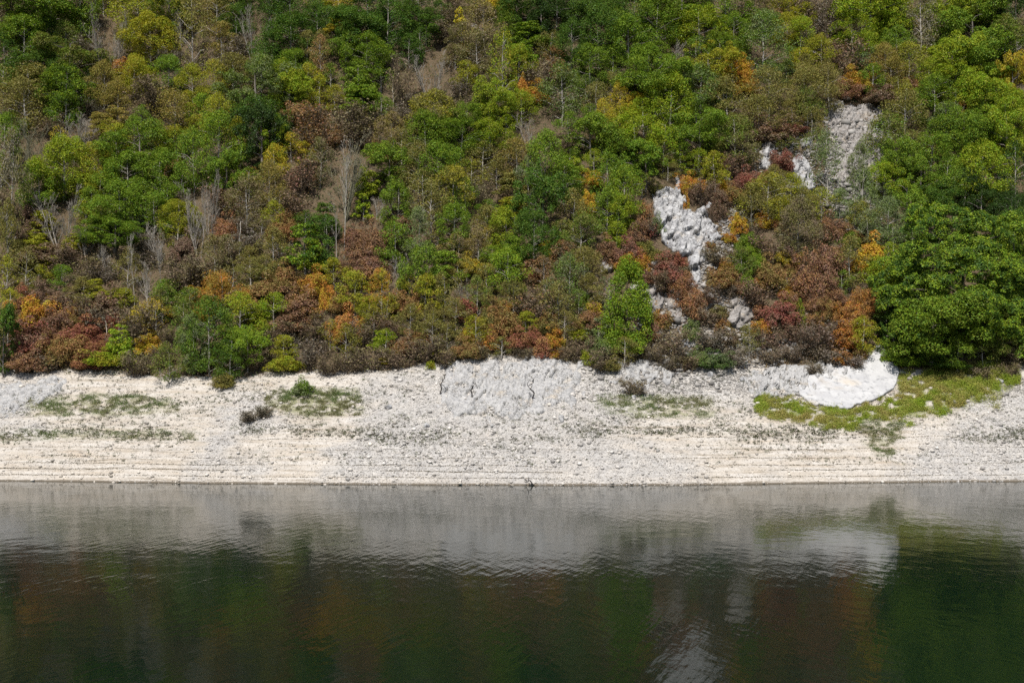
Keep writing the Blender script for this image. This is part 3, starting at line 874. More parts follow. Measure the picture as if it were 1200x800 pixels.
TABLE = """
60 18 85 48 B mg; 28 58 60 42 B mg; 5 78 30 42 B dg; 82 72 72 36 B mg ol; 40 85 50 30 B dg; 35 108 60 36 T ol; 78 112 58 38 B dg lg; 30 133 62 42 T ol; 125 52 40 85 N gr; 5 30 28 55 W br; 122 105 42 36 T yo; 147 82 32 24 S or br; 162 18 60 40 T yg; 198 22 48 44 B mg yg; 176 52 56 40 B yg; 172 80 26 16 S lg; 214 30 30 50 N gr; 226 45 34 66 T ol; 180 112 56 40 W br; 226 102 36 30 T yg; 138 142 42 30 H yo; 95 150 24 34 N gr; 165 145 26 26 T mg; 203 140 60 40 T yo; 118 148 42 26 H yo; 95 20 40 50 B mg; 5 115 30 40 T ol mg; 60 148 40 24 W br;
255 25 42 40 T yo ol; 260 50 32 30 T yo; 262 72 62 36 W gr br; 297 40 42 64 N gr; 275 8 36 25 B dg; 338 20 52 36 B dg; 340 50 62 40 B dg; 318 70 42 40 B dg; 345 85 42 32 B mg; 380 10 32 16 H yg; 392 32 32 20 H yg ye; 387 18 22 32 N gr; 432 14 62 42 B dg; 415 45 62 36 B dg; 456 34 44 52 B dg; 430 70 52 36 B mg; 405 66 36 32 B mg; 375 78 32 42 T rb ol; 420 95 52 40 H mg; 425 117 62 30 H mg; 446 132 30 26 T mg; 274 90 52 30 T ol; 300 112 72 42 B mg sg; 340 116 42 36 B lg; 375 114 26 30 B yg; 370 142 50 36 W rb br; 302 148 62 42 B dg; 255 145 42 40 T yg; 412 140 52 50 W br; 472 100 24 60 W br; 460 108 10 34 P; 360 60 24 30 T ol;
490 14 44 32 B dg; 500 38 44 24 B dg; 505 88 66 64 N gr *leafless clump of many slender pale stems on the upper slope; 530 20 26 30 W br; 538 25 20 34 H ye yg; 566 42 46 50 T yo br; 570 16 22 16 T rb; 543 58 16 16 S or; 560 70 52 40 T ol br; 605 18 48 36 B dg; 620 40 52 26 H mg; 610 62 46 26 H mg; 634 30 30 40 B vd; 652 22 52 34 B vd; 692 18 52 42 B dg; 702 50 52 50 B dg; 670 58 42 42 B dg; 650 70 26 22 T rb; 548 92 36 26 T yg; 590 82 34 62 T lg yg; 612 102 20 26 S or; 632 88 42 40 W br; 692 86 52 40 B mg; 660 116 56 50 T mg sg; 585 130 52 42 B lg; 545 145 52 32 B mg; 625 158 62 54 N gr *grey leafless tree with a haze of fine twigs in mid slope; 510 140 62 40 T yg ol; 536 124 42 30 W br; 700 120 36 30 T ol; 707 146 30 36 T ye yg; 480 65 30 30 B dg;
742 18 52 42 B dg; 770 32 62 46 B mg; 736 54 52 42 B mg; 800 14 62 42 B mg; 850 14 62 50 B mg; 820 40 62 38 B lg; 860 46 42 36 B mg; 790 62 26 32 N gr; 845 62 42 32 B mg; 760 86 52 40 B mg; 830 82 62 38 B yg; 858 92 22 42 T ye or; 860 82 10 14 S or; 896 62 62 52 T mg sg; 938 48 36 32 T lg; 935 72 32 26 S yg; 885 18 52 34 T br ol; 925 12 22 16 T yg; 945 26 32 26 T yg; 905 18 22 16 S rb; 955 15 28 44 W br; 770 106 72 46 B mg; 820 112 62 42 T mg sg; 785 132 62 52 B lg; 850 126 62 42 T ol; 755 140 52 32 B lg; 726 124 28 36 T ye yg; 735 92 24 22 W br; 900 114 52 42 T ol; 942 112 52 42 T ol; 890 144 52 36 T ol; 945 132 38 36 T ol mg; 930 148 32 16 S rd pu;
1020 20 72 52 B lg; 1000 42 46 32 B lg; 1045 36 38 32 B lg; 970 22 28 52 W gr br; 1080 36 46 62 T ol gr; 1120 18 52 42 B lg; 1160 18 52 46 B mg; 1192 28 40 66 B vd; 1140 54 72 52 B mg; 1180 66 52 50 B mg ol; 985 66 42 42 W pu br; 1038 66 24 20 S rb; 1065 80 52 32 T yg ol; 1000 80 26 18 S rb; 1023 84 16 22 S or; 1008 72 22 32 S sg; 1045 92 42 26 T yo; 1115 82 62 42 B lg; 1150 86 72 42 B mg; 1120 106 62 38 B lg; 970 112 38 42 T ol; 995 106 42 22 S pu; 1030 112 42 22 S pu br; 1075 106 42 26 S rb pu; 1062 122 32 32 T yg ol; 1095 126 52 42 B mg; 1062 146 52 42 T ol; 1150 122 52 42 B lg; 1187 110 36 52 B ye yg; 1130 136 26 22 T or ol; 1180 142 52 42 B lg; 1110 150 42 32 T sg; 1150 152 52 32 B mg;
5 178 28 48 B mg; 35 178 52 72 N ol; 70 166 20 22 T ye yg; 75 206 62 50 B lg; 45 226 52 38 B mg; 100 162 26 38 N gr; 127 160 28 24 T yg; 165 186 72 42 B mg; 150 216 62 42 B mg; 187 212 52 42 B mg; 110 200 42 36 T yg; 105 230 38 26 H yg; 226 196 42 52 T mg; 206 176 52 32 T yg; 203 206 22 42 S rb; 140 250 62 42 B mg; 182 256 52 36 T mg; 212 256 46 28 B yg; 14 240 36 92 T ol gr; 72 258 60 78 N gr; 50 260 38 22 H yg; 42 282 42 20 H yg; 86 284 32 18 H yg; 37 250 22 24 S pu br; 50 298 52 22 S pu br; 135 278 72 26 B mg; 128 300 42 36 N gr; 190 288 36 56 N gr; 216 290 32 34 S pu br; 234 258 28 86 N gr; 62 308 42 14 H yg; 8 292 28 62 T ol; 105 286 32 42 N gr; 158 318 16 84 Q *taller of two pale straight trunks standing above the bank at the reddish thicket; 187 316 16 86 Q *pale straight trunk just right of its taller twin above the yellowish bushes; 120 265 30 30 T ol;
255 182 52 60 B mg lg; 280 166 32 34 T yg; 306 172 50 52 B vd; 322 166 32 38 B lg; 322 196 32 32 T yg ye; 266 210 42 42 B mg; 290 206 32 18 S or rb; 316 222 42 38 T yo; 345 206 42 50 W pu br; 365 164 52 42 W rb br; 402 208 80 100 N ol; 403 232 26 142 Q *tallest pale bare trunk rising through thin olive branches in mid slope; 395 270 18 70 Q; 265 232 42 46 W pu br; 246 242 28 92 N gr; 290 242 52 42 T ol br; 265 266 34 34 S rb pu; 322 256 32 28 T yg; 340 256 26 22 S rb; 352 240 48 38 W pu br; 330 286 50 34 N gr; 358 290 60 50 H dg lg; 366 300 38 36 H lg; 274 296 10 34 P *short broken pale snag, the shorter of a close pair; 281 286 14 52 P *taller forked pale snag, the taller of a close pair; 380 256 42 32 H dg mg; 445 178 28 24 S rb; 425 158 42 34 W br; 460 162 42 36 T yo br; 456 200 52 42 B mg; 472 182 34 38 T ol; 430 214 42 32 H lg; 442 242 52 42 N gr; 466 246 42 42 B mg; 420 292 28 32 S pu; 437 282 34 42 S pu *dark maroon rounded bush standing out against grey green trees in mid slope; 462 292 42 42 T mg; 425 242 28 26 H lg; 375 195 30 40 T ol br;
500 166 62 42 B mg; 540 166 62 34 B mg; 572 166 52 32 B lg; 656 172 28 34 W br; 692 172 52 42 B mg; 706 160 32 32 T yg; 515 202 62 42 B mg; 490 202 42 42 T ol; 606 190 52 32 T yo ol; 640 196 52 52 T mg; 600 216 52 26 H ol; 566 226 28 42 W br; 530 228 52 42 T yg ol; 496 232 42 42 T ol; 600 242 48 22 H yg; 636 242 54 62 B dg; 662 222 42 42 B mg; 672 206 28 24 B lg; 688 236 20 30 S ye *small brilliant yellow flame shaped bush among green trees above the bright conical bush; 687 218 14 16 S rb; 712 220 42 52 B mg; 712 256 42 42 B mg; 672 256 42 42 T ol; 506 252 42 52 T ol; 532 272 42 42 B mg; 490 282 34 52 T sg; 570 266 42 34 T ol; 592 276 42 42 B lg; 626 286 54 52 B dg; 560 292 42 32 T yo br; 573 280 18 22 T ye ol; 640 296 22 20 T ye yg; 682 282 52 42 T mg ol; 660 304 42 28 T rb br; 600 302 42 32 B mg; 712 292 32 28 S pu; 545 235 30 35 T mg; 565 190 40 30 T ol; 620 215 30 40 T sg;
742 166 62 42 B lg; 776 176 42 42 B lg; 730 186 38 42 B mg; 756 200 52 38 B mg; 820 164 62 42 B mg; 862 170 52 42 T mg ol; 852 194 42 28 W pu br; 872 180 38 32 T br ol; 818 194 38 24 B lg; 733 236 46 50 T lg mg; 726 258 38 38 B lg; 900 152 52 30 S pu br; 848 190 22 14 S pu; 876 210 32 28 S rd pu; 897 208 20 16 S rd; 860 226 32 22 S rb; 845 217 18 15 S ye; 824 224 24 34 W pu br; 900 236 62 38 T yg ol; 928 226 42 26 T yg; 915 250 42 22 T yg; 865 262 22 24 S ye or; 893 257 20 20 S or ye; 882 246 50 36 T ol; 936 276 52 52 T br ol; 900 290 42 34 W pu br; 855 278 20 14 S or; 876 286 32 28 S mg; 804 236 9 28 S or; 756 252 22 36 S rb br; 770 262 20 22 S sg; 746 272 32 28 S pu; 740 292 34 28 S pu rd; 750 300 24 18 S or; 793 303 24 18 S rd; 840 298 40 26 W br; 882 302 28 28 S mg; 922 302 30 18 S ye ol; 848 245 24 26 W pu br;
970 204 36 62 T sg; 1007 200 28 40 T sg; 1012 238 32 52 T sg; 985 246 28 32 T sg; 1010 258 42 28 T yg ol; 1042 170 56 42 T ol mg; 1052 200 42 42 B mg; 1092 173 22 20 S rb; 1035 216 46 32 B lg; 1090 192 62 42 B mg; 1130 166 52 42 B mg; 1180 172 52 52 B lg; 1152 212 54 50 B lg; 1190 222 34 62 B vd; 1080 216 52 42 B mg; 1110 220 42 42 T mg; 1062 242 42 42 B mg; 1070 266 42 42 H mg sg; 1105 246 52 32 B dg; 1040 266 42 38 T sg; 1150 244 34 34 B vd; 1185 262 44 40 B vd; 1188 290 44 50 B dg;
1126 330 160 176 M dg lg *huge spreading dark green tree, the largest in view, leaning over the grassy bank; 1192 345 60 100 B mg lg; 1020 300 42 40 S ye or *golden orange bush, tallest of the autumn bushes beside the huge spreading tree; 996 314 40 42 T ol yo; 1044 342 36 46 B lg; 974 302 42 52 S pu *broad maroon bush just left of the golden orange bush; 1000 276 32 18 S rb; 1010 354 30 34 S rb or; 986 364 28 24 S rb or; 1012 380 26 24 S rb; 990 394 38 28 S or rb; 1007 413 20 16 S rb; 965 332 38 42 S pu; 970 390 42 42 W pu gr; 966 360 28 28 S rb; 1048 396 36 32 B dg; 1042 412 32 24 S mg; 1092 394 100 60 B mg; 1146 378 60 62 B mg; 1190 402 34 34 S ol; 1184 418 42 22 W br;
8 330 22 34 T yg; 10 386 34 34 T ol; 4 412 28 50 B dg; 30 350 28 28 S rb rd; 46 366 52 38 S or ye; 55 352 16 16 S ye; 72 350 38 28 S pu br; 20 370 28 26 S pu; 66 376 38 34 S pu; 90 368 28 24 S rb; 36 396 52 38 S pu rd; 48 384 17 15 S rd; 96 392 46 32 S rd; 80 410 46 36 S rb; 30 420 46 28 S pu; 102 418 36 26 S rd rb; 60 406 28 24 S rb; 126 355 42 38 S pu br; 132 376 20 20 S rd; 113 388 14 17 S rd; 112 340 32 22 H yg; 60 312 52 28 W br; 95 330 42 24 W br ol; 140 346 42 16 H yg; 140 400 38 34 H lg; 130 418 50 20 S lg yg *low bright yellow green bush at the foot of the red thicket; 124 391 10 30 P *short pale snag leaning in the red thicket; 156 382 42 52 W br; 160 370 32 22 S ye ol; 182 376 42 34 T yo ye; 198 364 17 13 S ye or; 180 398 22 17 S ye *small golden yellow bush low in the brown thicket; 190 415 42 28 W br ol; 230 345 28 18 S or; 225 371 20 15 S or; 216 382 38 38 T mg ol; 226 410 36 50 B mg sg; 174 334 34 56 N gr; 214 322 44 44 W br; 235 318 30 34 W br; 30 325 30 40 T ol; 85 300 40 30 W pu br; 150 325 30 40 T ol; 60 425 40 18 W br;
258 350 62 38 T yo or; 282 382 56 46 B yg lg; 246 402 62 62 B mg dg *dark green leafy tree hanging over the pale shore below orange foliage; 290 412 42 38 B lg mg; 252 338 28 18 S or; 262 445 28 16 S ol; 305 366 32 18 H lg; 308 342 46 36 S rb; 335 325 42 34 S rb; 350 352 52 36 S rb pu; 370 330 38 34 S or; 382 346 22 34 S or ye; 367 365 22 17 S ye or; 345 376 52 24 S pu; 325 388 52 34 W br; 365 388 44 28 W br; 365 412 52 34 W gr br; 405 380 42 42 S or rb; 400 352 34 28 S rb; 415 346 42 38 T yg; 446 346 32 42 T yg or; 460 382 42 34 W pu br; 470 352 34 28 S rb; 446 396 32 17 H lg; 450 421 17 10 S yg ye; 465 409 18 14 S or; 406 406 34 34 T yg ol; 335 422 40 24 S yg *low yellow green bush at the edge of the pale shore beside dead branches; 386 426 50 26 W br; 430 418 34 34 W br ol; 462 322 42 52 N gr; 436 312 42 34 S pu; 405 312 34 28 S pu; 300 420 34 26 W br; 310 398 40 30 W br; 268 425 40 36 B mg dg; 320 300 40 40 T ol; 250 310 40 40 T ol br; 295 325 34 28 T ol; 385 300 30 34 H dg; 410 330 40 26 W br; 480 340 30 26 T yg; 420 390 36 34 W br; 470 418 40 28 W br; 455 365 36 28 T yg ol;
490 320 42 52 B mg; 522 310 52 32 H mg; 500 352 42 42 T yg; 485 356 24 32 S rb; 545 348 38 52 N gr; 545 362 28 32 S rd *crimson bush standing alone in the brown and green thicket; 595 325 52 42 T lg mg; 570 332 32 32 T yo; 636 326 32 34 T rb br; 666 336 52 46 T sg mg; 686 316 52 32 T ol; 626 356 46 46 W br rb; 656 362 42 42 T ol; 590 374 42 36 S rb; 570 376 28 24 S ol; 607 396 36 26 S rb rd *salmon red bush on the crest above the grey rock face; 576 396 28 26 S rb or; 590 362 22 18 S or; 640 376 28 28 S rb ol; 650 396 28 28 S or; 636 406 28 26 S rb rd; 652 412 17 14 S or; 506 390 38 32 T yo ol; 490 396 28 18 S rb; 548 390 17 17 S ye or; 546 406 32 27 S rb; 505 424 11 16 S yg; 500 408 42 32 W br; 520 416 42 26 W br ol; 535 376 32 32 T ol; 562 412 46 16 W br; 695 364 24 26 S ye rb; 690 372 38 26 S rb pu; 677 390 30 17 S yg; 690 418 22 18 S yg; 666 412 34 22 W br; 702 404 34 28 S sg; 520 350 40 40 T ol; 480 380 30 30 T ol; 475 400 40 26 S rb br; 560 350 34 34 T ol mg; 600 350 40 30 T ol; 690 345 34 34 T ol; 615 412 40 18 W br; 712 345 26 30 T sg; 640 345 30 26 T ol; 525 395 34 24 T ol;
736 358 62 88 K lg mg *bright green conical bush with feathery leaves beside the bare rocky gully; 732 396 50 34 S lg mg; 750 310 22 22 S or; 785 316 38 32 S pu rd; 800 336 34 38 S rb pu; 770 370 11 22 S or; 810 356 38 36 S rb br; 845 322 42 32 S rb; 850 310 20 10 S or; 876 330 18 32 S mg; 870 312 34 28 T mg ol; 905 320 42 38 S rb; 890 328 22 14 S rb or; 890 345 38 38 W pu br; 920 340 16 14 S or; 946 322 38 52 S pu rb; 915 366 42 34 S rd pu; 937 370 15 32 K yg mg; 955 350 28 28 S pu rb; 890 382 26 16 S or; 900 396 42 32 W pu br; 878 400 30 26 T ol; 945 396 42 32 W pu gr; 810 385 22 28 S sg; 832 396 48 32 W gr br; 790 402 60 38 W br; 820 416 32 22 S sg; 836 420 40 22 S sg dg; 862 416 42 26 W gr; 902 416 52 22 W br gr; 930 412 48 22 W br gr; 755 394 26 22 W rb br; 782 424 40 20 W br; 765 412 34 24 W br; 930 300 40 26 W pu br; 720 300 26 26 S pu; 830 345 26 26 W pu br; 772 330 26 30 W br; 850 398 36 26 W br; 925 388 36 24 W pu br; 975 418 36 18 W gr; 715 425 30 18 S ol;
354 452 30 20 S mg sg *single round green bush standing by itself on the pale stony shore; 290 487 26 14 W gr *dry grey bush on the grey fan of rubble; 308 481 22 14 W gr *small dry grey bush at the rim of the grey rubble fan; 745 452 40 22 W br *brown dead bush on the bank below the rocky gully; 1000 425 34 16 W gr br; 955 432 26 14 W gr; 1168 400 40 40 B mg ol; 1062 420 34 18 S mg; 1104 424 50 14 S mg dg; 985 418 26 20 S rb or; 786 300 30 20 W pu br; 838 250 16 20 W pu br; 812 228 18 22 W pu br; 832 288 16 14 S rb; 776 308 26 18 S pu rb; 800 318 14 14 W br; 770 222 16 12 W ol; 1150 437 26 14 W br; 1182 434 30 18 W br ol; 1108 442 20 10 S ol
"""
LAND = [  # things a label may lean on: picture column, row, words, label of its own (None when it has one already)
    (1000, 448, "smooth white rock", None), (1118, 332, "huge spreading tree", None), (800, 258, "main white cliff", None),
    (1003, 150, "high grey crag", None), (935, 190, "narrow white crag", None), (600, 452, "grey rock face", None),
    (868, 368, "low grey crag", None),
    (736, 356, "conical green bush", None), (1020, 300, "golden orange bush", None), (172, 318, "twin pale trunks", None),
    (278, 292, "pair of snags", None), (403, 232, "tallest pale trunk", None), (625, 158, "twig haze tree", None),
    (688, 236, "yellow flame bush", None), (437, 282, "dark maroon bush", None), (545, 362, "lone crimson bush", None),
    (607, 396, "salmon red bush", None), (505, 88, "pale stemmed clump", None), (354, 452, "lone shore bush", None),
    (246, 402, "overhanging dark tree", None), (180, 398, "small golden bush", None),
    (125, 52, "grey fan shaped tree", "grey leafless fan shaped tree beside the bright green crowns of the upper slope"),
    (302, 148, "deep shaded tree", "dark green tree with deep shade under its crown below a yellow tree"),
    (366, 300, "lime green tree", "lime green layered tree glowing above the russet and orange bushes"),
    (165, 186, "broad dome tree", "broad dome shaped green tree, widest crown below the brown brushy clearing"),
    (72, 258, "forked grey tree", "forked grey leafless tree standing over yellow green layered branches"),
    (392, 32, "yellow layered tree", "yellow green layered tree lit brightly among dark crowns near the top"),
    (858, 92, "yellow column tree", "narrow yellow column shaped tree with orange leaves at its tip"),
    (612, 102, "small orange bush", "small orange bush alone among green trees of the upper slope"),
    (1020, 20, "bright top tree", "bright green broad tree standing at the top above the high grey crag"),
    (180, 112, "brown clearing", "wide brown twiggy dry bush filling the clearing below pale trunks"),
    (1187, 110, "tall yellow tree", "tall yellow tree at the edge of the dark green crowns"),
    (445, 178, "russet knoll bush", "russet round bush on the knoll beside a pale broken trunk"),
    (1092, 173, "lone russet bush", "small russet bush alone in the green trees above the huge spreading tree"),
    (590, 82, "slim lime tree", "slim upright lime green tree with a pale stem"),
    (707, 146, "butter yellow tree", "butter yellow small tree between rounded green crowns"),
    (893, 257, "amber gully bush", "amber bush on the rocky slope below the narrow white crag"),
    (370, 330, "bright orange bush", "bright orange bush on top of the russet thicket below the lime green tree"),
    (450, 421, "tiny lemon bush", "tiny lemon green bush at the lower edge of the thicket"),
    (1090, 404, "low green skirt tree", "low wide green tree forming the skirt under the huge spreading tree"),
    (234, 258, "tall grey tree", "tall narrow grey leafless tree left of a brown and maroon thicket"),
    (70, 166, "small yellow spray", "small yellow tree shining beside the grey olive open tree"),
    (756, 394, "gully mouth bush", "rusty brown twiggy bush at the foot of the conical green bush"),
]
CW = {"dg": "dark green", "mg": "mid green", "lg": "bright green", "yg": "yellow green", "ol": "olive", "yo": "mustard",
      "ye": "yellow", "or": "orange", "rb": "russet", "rd": "crimson", "pu": "maroon", "br": "brown", "gr": "grey",
      "sg": "grey green", "vd": "blackish green"}
FORM = {"B": ("leafy tree", "leafy trees"), "T": ("open tree", "open trees"), "H": ("layered tree", "layered trees"),
        "S": ("bush", "bushes"), "N": ("leafless tree", "leafless trees"), "W": ("twiggy bush", "twiggy bushes"),
        "Q": ("slender trunk", "slender trunks"), "K": ("conical bush", "conical bushes"), "U": ("upright tree", "upright trees"), "P": ("dead snag", "dead snags"), "M": ("spreading tree", "spreading trees")}
NAME = {"B": "broadleaf_tree", "T": "open_tree", "H": "layered_tree", "S": "autumn_bush", "K": "conical_bush", "U": "upright_tree", "N": "bare_tree", "W": "dry_bush",
        "Q": "pale_trunk_tree", "P": "dead_snag", "M": "spreading_tree"}
CATG = {"B": "tree", "T": "tree", "H": "tree", "M": "tree", "S": "bush", "W": "dry bush", "K": "bush", "U": "tree", "N": "bare tree", "Q": "bare tree", "P": "dead trunk"}
GRP = {"U": "upright trees on the slope", "B": "leafy trees on the slope", "T": "open crowned trees on the slope", "H": "layered trees on the slope",
       "S": "autumn bushes on the slope", "W": "dry twiggy bushes on the slope", "N": "leafless trees on the slope",
       "Q": "slender pale trunks on the slope", "P": "dead snags on the slope"}
ENT = []
for s in TABLE.replace("\n", " ").split(";"):
    s = s.strip()
    if not s:
        continue
    own = None
    if "*" in s:
        s, own = s.split("*")
    q = s.split()
    e = dict(x=float(q[0]), y=float(q[1]), w=float(q[2]), h=float(q[3]), sp=q[4],
             c=q[5] if len(q) > 5 else "gr", c2=q[6] if len(q) > 6 else None, label=own.strip() if own else None)
    if e["sp"] == "B" and e["w"] < 64 and (int(e["x"] * 7 + e["y"] * 13) % 100) < (66 if e["x"] < 1040 else 30):
        e["sp"] = "U"
    ENT.append(e)
for lx, ly, w, lab in LAND:
    if lab:
        e = min(ENT, key=lambda e: (e["x"] - lx) ** 2 + (e["y"] - ly) ** 2)
        e["label"] = lab



def RD(*a, **k):
    ROCK_DEFS.append((a, k)); ROCKS.append(a[1])


ROCK_DEFS, ROCKS = [], []
RD("limestone_cliff", [(762, 226), (775, 218), (788, 224), (796, 203), (803, 214), (804, 240), (814, 247), (826, 239), (836, 235), (832, 250), (843, 262), (848, 278), (834, 284),
    (840, 298), (828, 308), (820, 314), (822, 330), (806, 336), (802, 314), (806, 300), (793, 301), (779, 293), (775, 276), (769, 262)], 1.0, M_LIME,
    "largest bare white limestone cliff, cracked and jagged, halfway up the slope", "cliff", 1.0, 1.9, 3, 1.5, 6, wobble=10)
RD("limestone_crag", [(970, 142), (984, 124), (1000, 114), (1016, 116), (1028, 134), (1044, 144), (1040, 168), (1026, 188), (1030, 220), (1020, 238), (1008, 214), (996, 206),
    (984, 216), (972, 198)], .35, M_SCREE, "crumbling grey crag, the highest rock on the slope", "crag", 1.1, 1.0, 13, .55, 6, wobble=22)
RD("limestone_crag", [(1022, 146), (1032, 142), (1044, 148), (1040, 158), (1026, 162)], .5, M_LIME,
    "small white crag at the corner of the highest grey crag", "crag", 1.1, 1.2, 14, .8, 4, wobble=6)
RD("limestone_crag", [(886, 172), (904, 166), (914, 170), (908, 190), (904, 206), (890, 196)], .5, M_LIME,
    "small yellowish white crag left of the narrow white crag", "crag", 1.0, 1.4, 25, .9, 5, wobble=9)
RD("limestone_crag", [(928, 182), (940, 178), (946, 190), (952, 204), (956, 226), (938, 224), (922, 210), (926, 196)], .9, M_LIME,
    "narrow white crag with dark cracks beside reddish bushes above the main cliff", "crag", 1.0, 1.7, 23, 1.1, 5, wobble=9)
RD("limestone_crag", [(938, 164), (948, 158), (952, 166), (942, 176)], .5, M_LIME,
    "tiny white crag at the top of the narrow white crag", "crag", 1.0, 1.0, 24, .8, 4)
RD("limestone_crag", [(848, 200), (856, 196), (860, 210), (852, 216), (845, 212)], .4, M_SCREE,
    "little grey crag in the red bushes between cliff and narrow crag", "crag", 1.0, 1.0, 26, .8, 4)
RD("limestone_crag", [(852, 352), (868, 346), (880, 356), (886, 374), (868, 388), (856, 380)], .6, M_SCREE,
    "low grey crag among maroon bushes in the rocky gully", "crag", 1.0, 1.4, 33, 1.0, 5, wobble=9)
RD("limestone_crag", [(700, 306), (712, 298), (722, 310), (716, 322), (704, 322)], .6, M_SCREE,
    "little pale crag beside the yellow bush above the conical green bush", "crag", 1.1, .9, 43, .8, 5)
RD("limestone_crag", [(758, 338), (768, 334), (776, 350), (768, 368), (760, 356)], .5, M_SCREE,
    "small pale crag just right of the conical green bush", "crag", 1.1, 1.0, 53, .8, 4, wobble=7)
RD("limestone_crag", [(780, 352), (790, 348), (800, 366), (792, 376), (782, 366)], .4, M_SCREE,
    "small grey crag low in the gully between two dry bushes", "crag", 1.1, 1.0, 54, .8, 4, wobble=7)
RD("limestone_crag", [(796, 400), (806, 396), (820, 400), (822, 406), (808, 410), (798, 408)], .5, M_LIME,
    "flat white rock low in the brown gully brush", "crag", 1.1, .7, 63, .8, 4)
RD("limestone_crag", [(905, 326), (920, 322), (928, 332), (916, 342), (906, 338)], .5, M_SCREE,
    "small pale crag half hidden by orange and maroon bushes", "crag", 1.1, 1.0, 73, .8, 4)
RD("rock_face", [(516, 450), (522, 432), (548, 426), (580, 420), (612, 418), (634, 412), (642, 404), (650, 416), (664, 424), (688, 424),
    (690, 446), (676, 468), (650, 484), (600, 492), (560, 494), (530, 488), (514, 474)], .55, M_SLAB,
    "wide grey streaked rock face at the top of the stony shore", "rock face", 1.2, .95, 83, .8, 26, wobble=22)
RD("rock_face", [(716, 440), (722, 426), (748, 418), (772, 426), (792, 436), (788, 450), (752, 456), (724, 452)], .4, M_SLAB,
    "broken grey rock ledge under the rocky gully, right of the wide rock face", "rock face", 1.2, 1.0, 93, .7, 9, wobble=12)
RD("rock_face", [(-40, 452), (-30, 436), (20, 440), (60, 436), (84, 444), (60, 462), (20, 484), (-40, 496)], .35, M_SLAB,
    "low bluish grey rock face at the left end of the shore", "rock face", 1.3, .9, 103, .7, 14, wobble=14)
RD("white_rock", [(1022, 412), (1030, 402), (1038, 406), (1047, 422), (1054, 438), (1050, 452), (1036, 465), (1016, 475), (994, 480), (968, 479), (948, 473),
    (936, 464), (934, 450), (948, 438), (972, 432), (1004, 428)], .7, M_DOME,
    "smooth bright white rounded rock at the upper edge of the shore above green herbs", "rock", 1.1, .07, 113, 1.6, 6, False, .2, 5)
RD("rock_face", [(860, 440), (880, 430), (920, 428), (960, 424), (1006, 418), (1000, 434), (978, 446), (955, 456), (935, 466), (905, 470), (880, 462)], .5, M_SLAB,
    "rough grey rubbly ledge leading up to the smooth white rock", "rock face", 1.2, 1.1, 123, .6, 9, wobble=12)


def fill_gaps():
    """smaller bushes in the openings between the listed plants"""
    rg = np.random.default_rng(21)
    gx, gy = np.meshgrid(np.arange(2, 1200, 5.0), np.arange(4, 432, 5.0))
    free = gy < tree_line(gx) - 8
    for e in ENT:
        free &= ((gx - e["x"]) / (e["w"] * .50)) ** 2 + ((gy - e["y"]) / (e["h"] * .50)) ** 2 > 1
    for poly in ROCKS:
        free &= ~pip(gx, gy, poly) & (edge_dist(gx, gy, poly) > 8)
    for poly, s in SCREE_ZONES[:2]:
        free &= ~pip(gx, gy, poly)
    base = list(ENT)
    while free.sum() > 0:
        ii = np.argwhere(free)
        j, i = ii[rg.integers(len(ii))]
        x, y = gx[j, i], gy[j, i]
        near = sorted(base, key=lambda e: (e["x"] - x) ** 2 + (e["y"] - y) ** 2)[:4]
        src = near[rg.integers(4)]
        gully = 745 < x < 970 and y > 250
        size = rg.uniform(18, 26) if gully else rg.uniform(26, 40)
        if not gully and src["c"] in ("rb", "pu", "rd", "br") and rg.uniform() < .45:
            src = dict(src, c=["ol", "mg", "yg"][rg.integers(3)], c2=None)
        c = src["c"] if not gully else ["pu", "br", "gr", "rb", "ol"][rg.integers(5)]
        if x < 560 and rg.uniform() < .09 and 40 < y < 330:
            ENT.append(dict(x=x, y=y - 8, w=26, h=rg.uniform(38, 66), sp="N", c="gr", c2=None, label=None))
            free &= ((gx - x) / 14) ** 2 + ((gy - y) / 14) ** 2 > 1
            continue
        sp = "S" if c in ("rb", "rd", "pu", "or", "ye") else ("W" if c in ("br", "gr") else ("T" if size > 25 else "S"))
        h = size * rg.uniform(.65, .9)
        ENT.append(dict(x=x, y=y, w=size, h=h, sp=sp, c=c, c2=src["c2"], label=None))
        free &= ((gx - x) / (size * .62)) ** 2 + ((gy - y) / (h * .68)) ** 2 > 1


